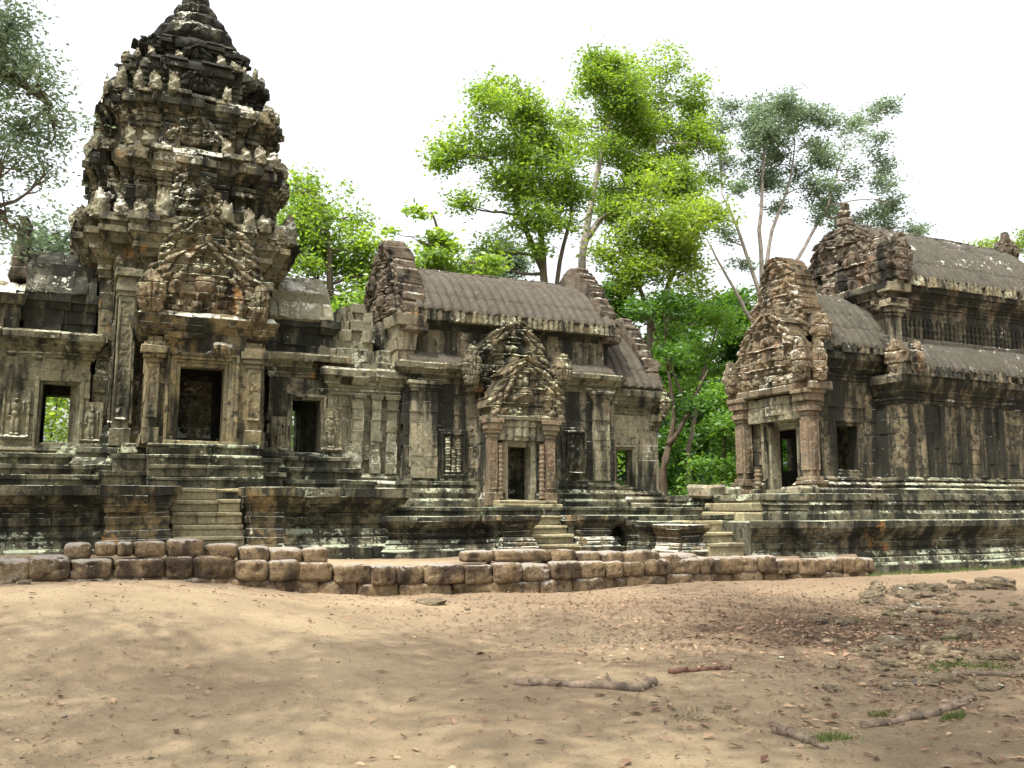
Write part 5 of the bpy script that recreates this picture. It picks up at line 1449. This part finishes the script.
# near trees at the left, their boughs shading the clearing
def shade_tree(name, lab, base, stems, blobs, seed, leaf='leaf_grey', **kw):
    return tree(name, lab, 'trees standing beside the clearing', base, stems, blobs, M[leaf], M['bark'], seed=seed, **kw)
shade_tree('shade_tree', 'grey-green tree outside the left edge, its leafy bough hanging in at the upper left', (-7.5, 15.5, 0),
           [[(-7.5, 15.5, 0), (-7.2, 15.6, 6), (-6.0, 16, 10), (-4.5, 16.2, 13)], [(-7.2, 15.6, 5.5), (-4.5, 16.4, 8.2), (-2.2, 16.8, 9.2), (-1.0, 17, 8.6)], [(-7.2, 15.6, 5), (-4, 16.6, 6.2), (-1.8, 17, 6.6)]],
           [pb(8, 20, 17, 24, 22, .8), pb(30, 62, 17, 22, 16, .8), pb(8, 85, 17, 22, 16, .8), pb(38, 100, 17, 18, 10, .8), pb(55, 132, 17, 20, 12, .8), pb(20, 125, 17, 24, 14, .8), pb(52, 158, 17, 16, 12, .8), pb(10, 150, 17, 16, 10, .8), pb(5, 205, 17, 14, 16, .8), pb(22, 225, 17, 12, 10, .8),
            pb(-30, 60, 17, 30, 40, 1.2), pb(-40, 140, 17, 30, 40, 1.2), pb(-30, 10, 17, 40, 30, 1.5), (-5, 15.6, 13, 2.2, 2, 1.6), (-6.5, 13, 12, 2, 2, 1.5), (-4.2, 14.2, 11.6, 1.8, 1.8, 1.2)], 61, size=.045, clumps=18, n_per=70, spread=.20, flat=.6, trunk_r=.34)

def canopy(lab, base, zc, spots, seed, r=1.9, cl=2.6):
    bx, by = base; rg = random.Random(seed)
    st = [[(bx, by, 0), (bx + .2, by + .1, zc * .45), (bx + (spots[0][0] - bx) * .4, by + (spots[0][1] - by) * .4, zc * .85)]]
    for (x, y) in spots[::3]: st.append([(bx + .2, by + .1, zc * .5), (bx + (x - bx) * .55, by + (y - by) * .55, zc * .85), (x, y, zc)])
    shade_tree('shade_tree', lab, (bx, by, 0), st, [(x + rg.uniform(-.5, .5), y + rg.uniform(-.5, .5), zc + rg.uniform(-.3, 2.2), r, r, .9) for x, y in spots], seed, 'leaf_mid', size=.10, clumps=cl, n_per=26, spread=.34, trunk_r=.36)
canopy('spreading tree behind the viewer that shades the middle of the clearing', (-2.5, -3.5), 12.5, [(-4, 1), (-1.5, 2), (1, 1.5), (3.5, 2.5), (-3, 4), (-.5, 5), (2, 4.5), (4.5, 5.5), (0.5, 7.5), (3, 7.5), (5.5, 8), (-2.5, 7), (-8, 2), (-6, 3.5), (-5, 5.5), (-7.5, 5.5)], 71, cl=5.5)
canopy('spreading tree at the right of the clearing, out of the picture', (15.5, 1.5), 12.5, [(6, 2), (8.5, 3), (11, 3), (7, 5.5), (9.5, 6), (12, 6.5), (8, 8.5), (10.5, 9), (13, 8), (5.5, 10)], 72, cl=5.5)

# ------------------------------------------------------------------ things lying on the ground
def log(name, label, pts, r0, r1, mat, seg=9, n=26, seed=0):
    rg = np.random.default_rng(seed)
    P = []
    for (x, y) in pts: P.append((x, y))
    P = np.array(P); s = np.r_[0, np.cumsum(np.hypot(*np.diff(P, axis=0).T))]
    q = np.linspace(0, s[-1], n)
    X, Yy = np.interp(q, s, P[:, 0]) + rg.normal(0, .010, n), np.interp(q, s, P[:, 1]) + rg.normal(0, .010, n)
    rr = np.linspace(r0, r1, n) * rg.uniform(.8, 1.2, n) * .8
    Z = ground_h(X, Yy) + rr * .55
    b = MB(); tube(b, np.stack([X, Yy, Z], 1), list(rr), seg)
    for i in range(2, n - 1, 4):
        d = np.array((rg.normal(0, 1), rg.normal(0, 1), .5)); d /= np.linalg.norm(d); p = np.array((X[i], Yy[i], Z[i]))
        tube(b, [p, p + d * rr[i] * 1.6, p + d * rr[i] * rg.uniform(1.8, 4)], [rr[i] * .45, rr[i] * .35, rr[i] * .2], 6)
    o = b.build(name, mat, smooth=True, rough=.007, rscale=14)
    return tag(o, label, 'branch', 'fallen branches on the bare earth')
def g2(px, py):                      # where a viewing ray meets the earth
    r = _fw + _rt * ((px - 512) / F) - _up * ((py - 384) / F)
    k = EYE / -r.z
    for _ in range(12):
        k = (EYE - gz(r.x * k, r.y * k)) / -r.z
    return (r.x * k, r.y * k)
log('fallen_branch', 'longest pale fallen branch lying straight across the middle of the bare earth', [g2(515, 684), g2(560, 686), g2(610, 689), g2(640, 691), g2(655, 685)], .038, .052, M['deadwood'], seed=1)
log('fallen_branch', 'short dark red stick right of the long pale branch', [g2(670, 673), g2(700, 671), g2(730, 669)], .035, .02, M['deadwood_red'], seed=2)
log('fallen_branch', 'thin bent branch ending among dead leaves at the lower right', [g2(860, 728), g2(900, 722), g2(940, 713), g2(972, 700)], .035, .045, M['deadwood'], seed=3)
log('fallen_branch', 'stubby broken branch half buried near the lower edge', [g2(777, 733), g2(795, 738), g2(812, 744), g2(826, 750)], .055, .02, M['deadwood'], seed=4)
log('fallen_branch', 'brown branch lying at the right edge beside a grass tuft', [g2(952, 676), g2(985, 675), g2(1030, 675)], .035, .04, M['deadwood'], seed=5)

ROCKG = 'loose stones scattered on the earth'
RP = []
for s in range(6):
    b = MB(); rounded_block(b, (0, 0, .30), 1.0, .8, .8, 400 + s, 7, 2.6, 0, .20)
    o = b.build('stone', M['rock']); RP.append(o.data); bpy.data.objects.remove(o)
def rock(px, py, w, lab, k, hs=.7):
    x, y = g2(px, py); o = bpy.data.objects.new('stone', RP[k % 6]); COL.objects.link(o)
    d = math.hypot(x, y); s = w * d / F
    o.location = (x, y, gz(x, y) - s * .22 * hs); o.scale = (s, s, s * hs); o.rotation_euler.z = rnd.uniform(0, 6)
    return tag(o, lab, 'stone', ROCKG)
rock(920, 611, 26, 'flat pale cream stone, brightest in the rubble patch on the right', 0, .5)
rock(872, 652, 20, 'ochre stone at the left border of the rubble patch', 1)
rock(935, 655, 30, 'big grey stone in the lower part of the rubble patch', 2)
rock(995, 588, 30, 'large brown stone at the upper right of the rubble patch', 3)
rock(938, 590, 16, 'dark brown stone at the top of the rubble patch', 4)
rock(910, 597, 34, 'wide low stone at the top left of the rubble patch', 5, .4)
rock(430, 604, 30, 'flat dark brown stone lying in front of the middle of the low wall', 1, .35)
rock(584, 588, 13, 'small reddish stone at the foot of the low wall below the hall', 2)
rock(628, 722, 20, 'flat orange stone below the long pale branch', 3, .3)
rock(8, 584, 18, 'whitish stone at the far left foot of the low wall', 0)
rock(23, 584, 10, 'small whitish stone at the left foot of the low wall', 4)
rr = random.Random(9)
for k in range(190):
    px, py = rr.gauss(925, 55), rr.uniform(583, 690)
    if px > 1022 or px < 780: continue
    if py < 600 and px < 860: continue
    rock(px, py, rr.uniform(5, 17) * (1.5 if rr.random() < .12 else 1), 'small angular stone among the rubble and dead leaves on the right', k, rr.uniform(.4, .8))
for k in range(26):
    px, py = rr.uniform(0, 1020), rr.uniform(605, 765)
    rock(px, py, rr.uniform(3, 7), 'pebble on the bare trodden earth', k, .6)

# leaf litter, twigs and grass
def litter(n, fn, size, seed):
    rg = np.random.default_rng(seed)
    x, y = fn(rg, n); z = ground_h(x, y) + .008
    a = rg.uniform(0, 6.28, n); s = size * rg.uniform(.5, 1.5, n)
    A = np.stack([np.cos(a), np.sin(a), rg.normal(0, .18, n)], 1) * s[:, None]
    B = np.stack([-np.sin(a), np.cos(a), rg.normal(0, .25, n)], 1) * s[:, None] * .42
    c = np.stack([x, y, z + .25 * np.abs(A[:, 2]) + .006], 1)
    lift = np.stack([0 * s, 0 * s, .25 * s], 1)
    V = np.stack([c - A, c - B + lift, c + A, c + B + lift * .6], 1).reshape(-1, 3)
    return V, np.arange(4 * n).reshape(n, 4)
b = MB()
def dist_all(rg, n): return rg.uniform(-3, 18, n), rg.uniform(4.2, 15.8, n)
def dist_right(rg, n): return rg.normal(9.6, 2.2, n), np.clip(rg.normal(9.3, 2.2, n), 4.5, 15.5)
def dist_front(rg, n): return rg.normal(6.5, 2.2, n), np.clip(rg.normal(5.6, 1.0, n), 4.2, 15)
def dist_left(rg, n): return rg.normal(-.1, 1.1, n), np.clip(rg.normal(7.5, 1.8, n), 4.4, 15)
def dist_mid(rg, n): return rg.normal(8, 3.2, n), np.clip(rg.normal(13.5, 1.3, n), 4.4, 15.7)
for n, f, s, sd in ((3200, dist_all, .014, 1), (900, dist_all, .026, 8), (7000, dist_right, .030, 2), (700, dist_front, .028, 3), (420, dist_left, .024, 4), (1800, dist_mid, .030, 5), (120, dist_all, .045, 6), (420, dist_right, .05, 7), (160, dist_front, .05, 9)):
    V, Q = litter(n, f, s, sd); b.add(V, Q)
tag(b.build('leaf_litter', M['litter']), 'reddish brown dead leaves strewn over the earth', 'leaf litter', kind='stuff')
b = MB()
for n, f, s, sd in ((5200, dist_all, .009, 21), (2500, dist_front, .010, 22), (1600, dist_left, .010, 23), (2600, dist_right, .018, 24)):
    V, Q = litter(n, f, s, sd); b.add(V, Q)
tag(b.build('gravel', M['rock']), 'fine grit and small stone chips on the bare earth', 'gravel', kind='stuff')
b = MB()
def tuft(cx, cy, r, n, h, seed):
    rg = np.random.default_rng(seed)
    x = cx + rg.normal(0, r, n); y = cy + rg.normal(0, r * .6, n); z = ground_h(x, y)
    a = rg.uniform(0, 6.28, n); hh = h * rg.uniform(.4, 1.2, n); w = .004 + .003 * rg.random(n)
    dx, dy = np.cos(a) * w, np.sin(a) * w; lx, ly = rg.normal(0, .4, n) * hh, rg.normal(0, .4, n) * hh
    V = np.stack([np.stack([x - dx, y - dy, z - .01], 1), np.stack([x + dx, y + dy, z - .01], 1), np.stack([x + lx, y + ly, z + hh], 1)], 1).reshape(-1, 3)
    b.add(V, None, np.arange(3 * n).reshape(n, 3))
for k, (px, py, r, n, h) in enumerate(((830, 738, .10, 260, .05), (955, 718, .07, 200, .05), (948, 668, .16, 420, .05), (985, 668, .14, 320, .05), (848, 621, .10, 240, .06), (892, 612, .08, 120, .05), (950, 640, .10, 160, .05), (1000, 672, .10, 200, .05), (690, 715, .16, 160, .02), (880, 716, .06, 100, .05))):
    tuft(*g2(px, py), r, n, h, k)
rg = np.random.default_rng(3)
for k in range(60):
    x = 16.6 + k * .16; tuft(x, 15.9 + rg.uniform(-.12, .1), .10, 55, .09, 100 + k)
tag(b.build('grass', M['grass']), 'short green grass in tufts and along the library platform', 'grass', kind='stuff')
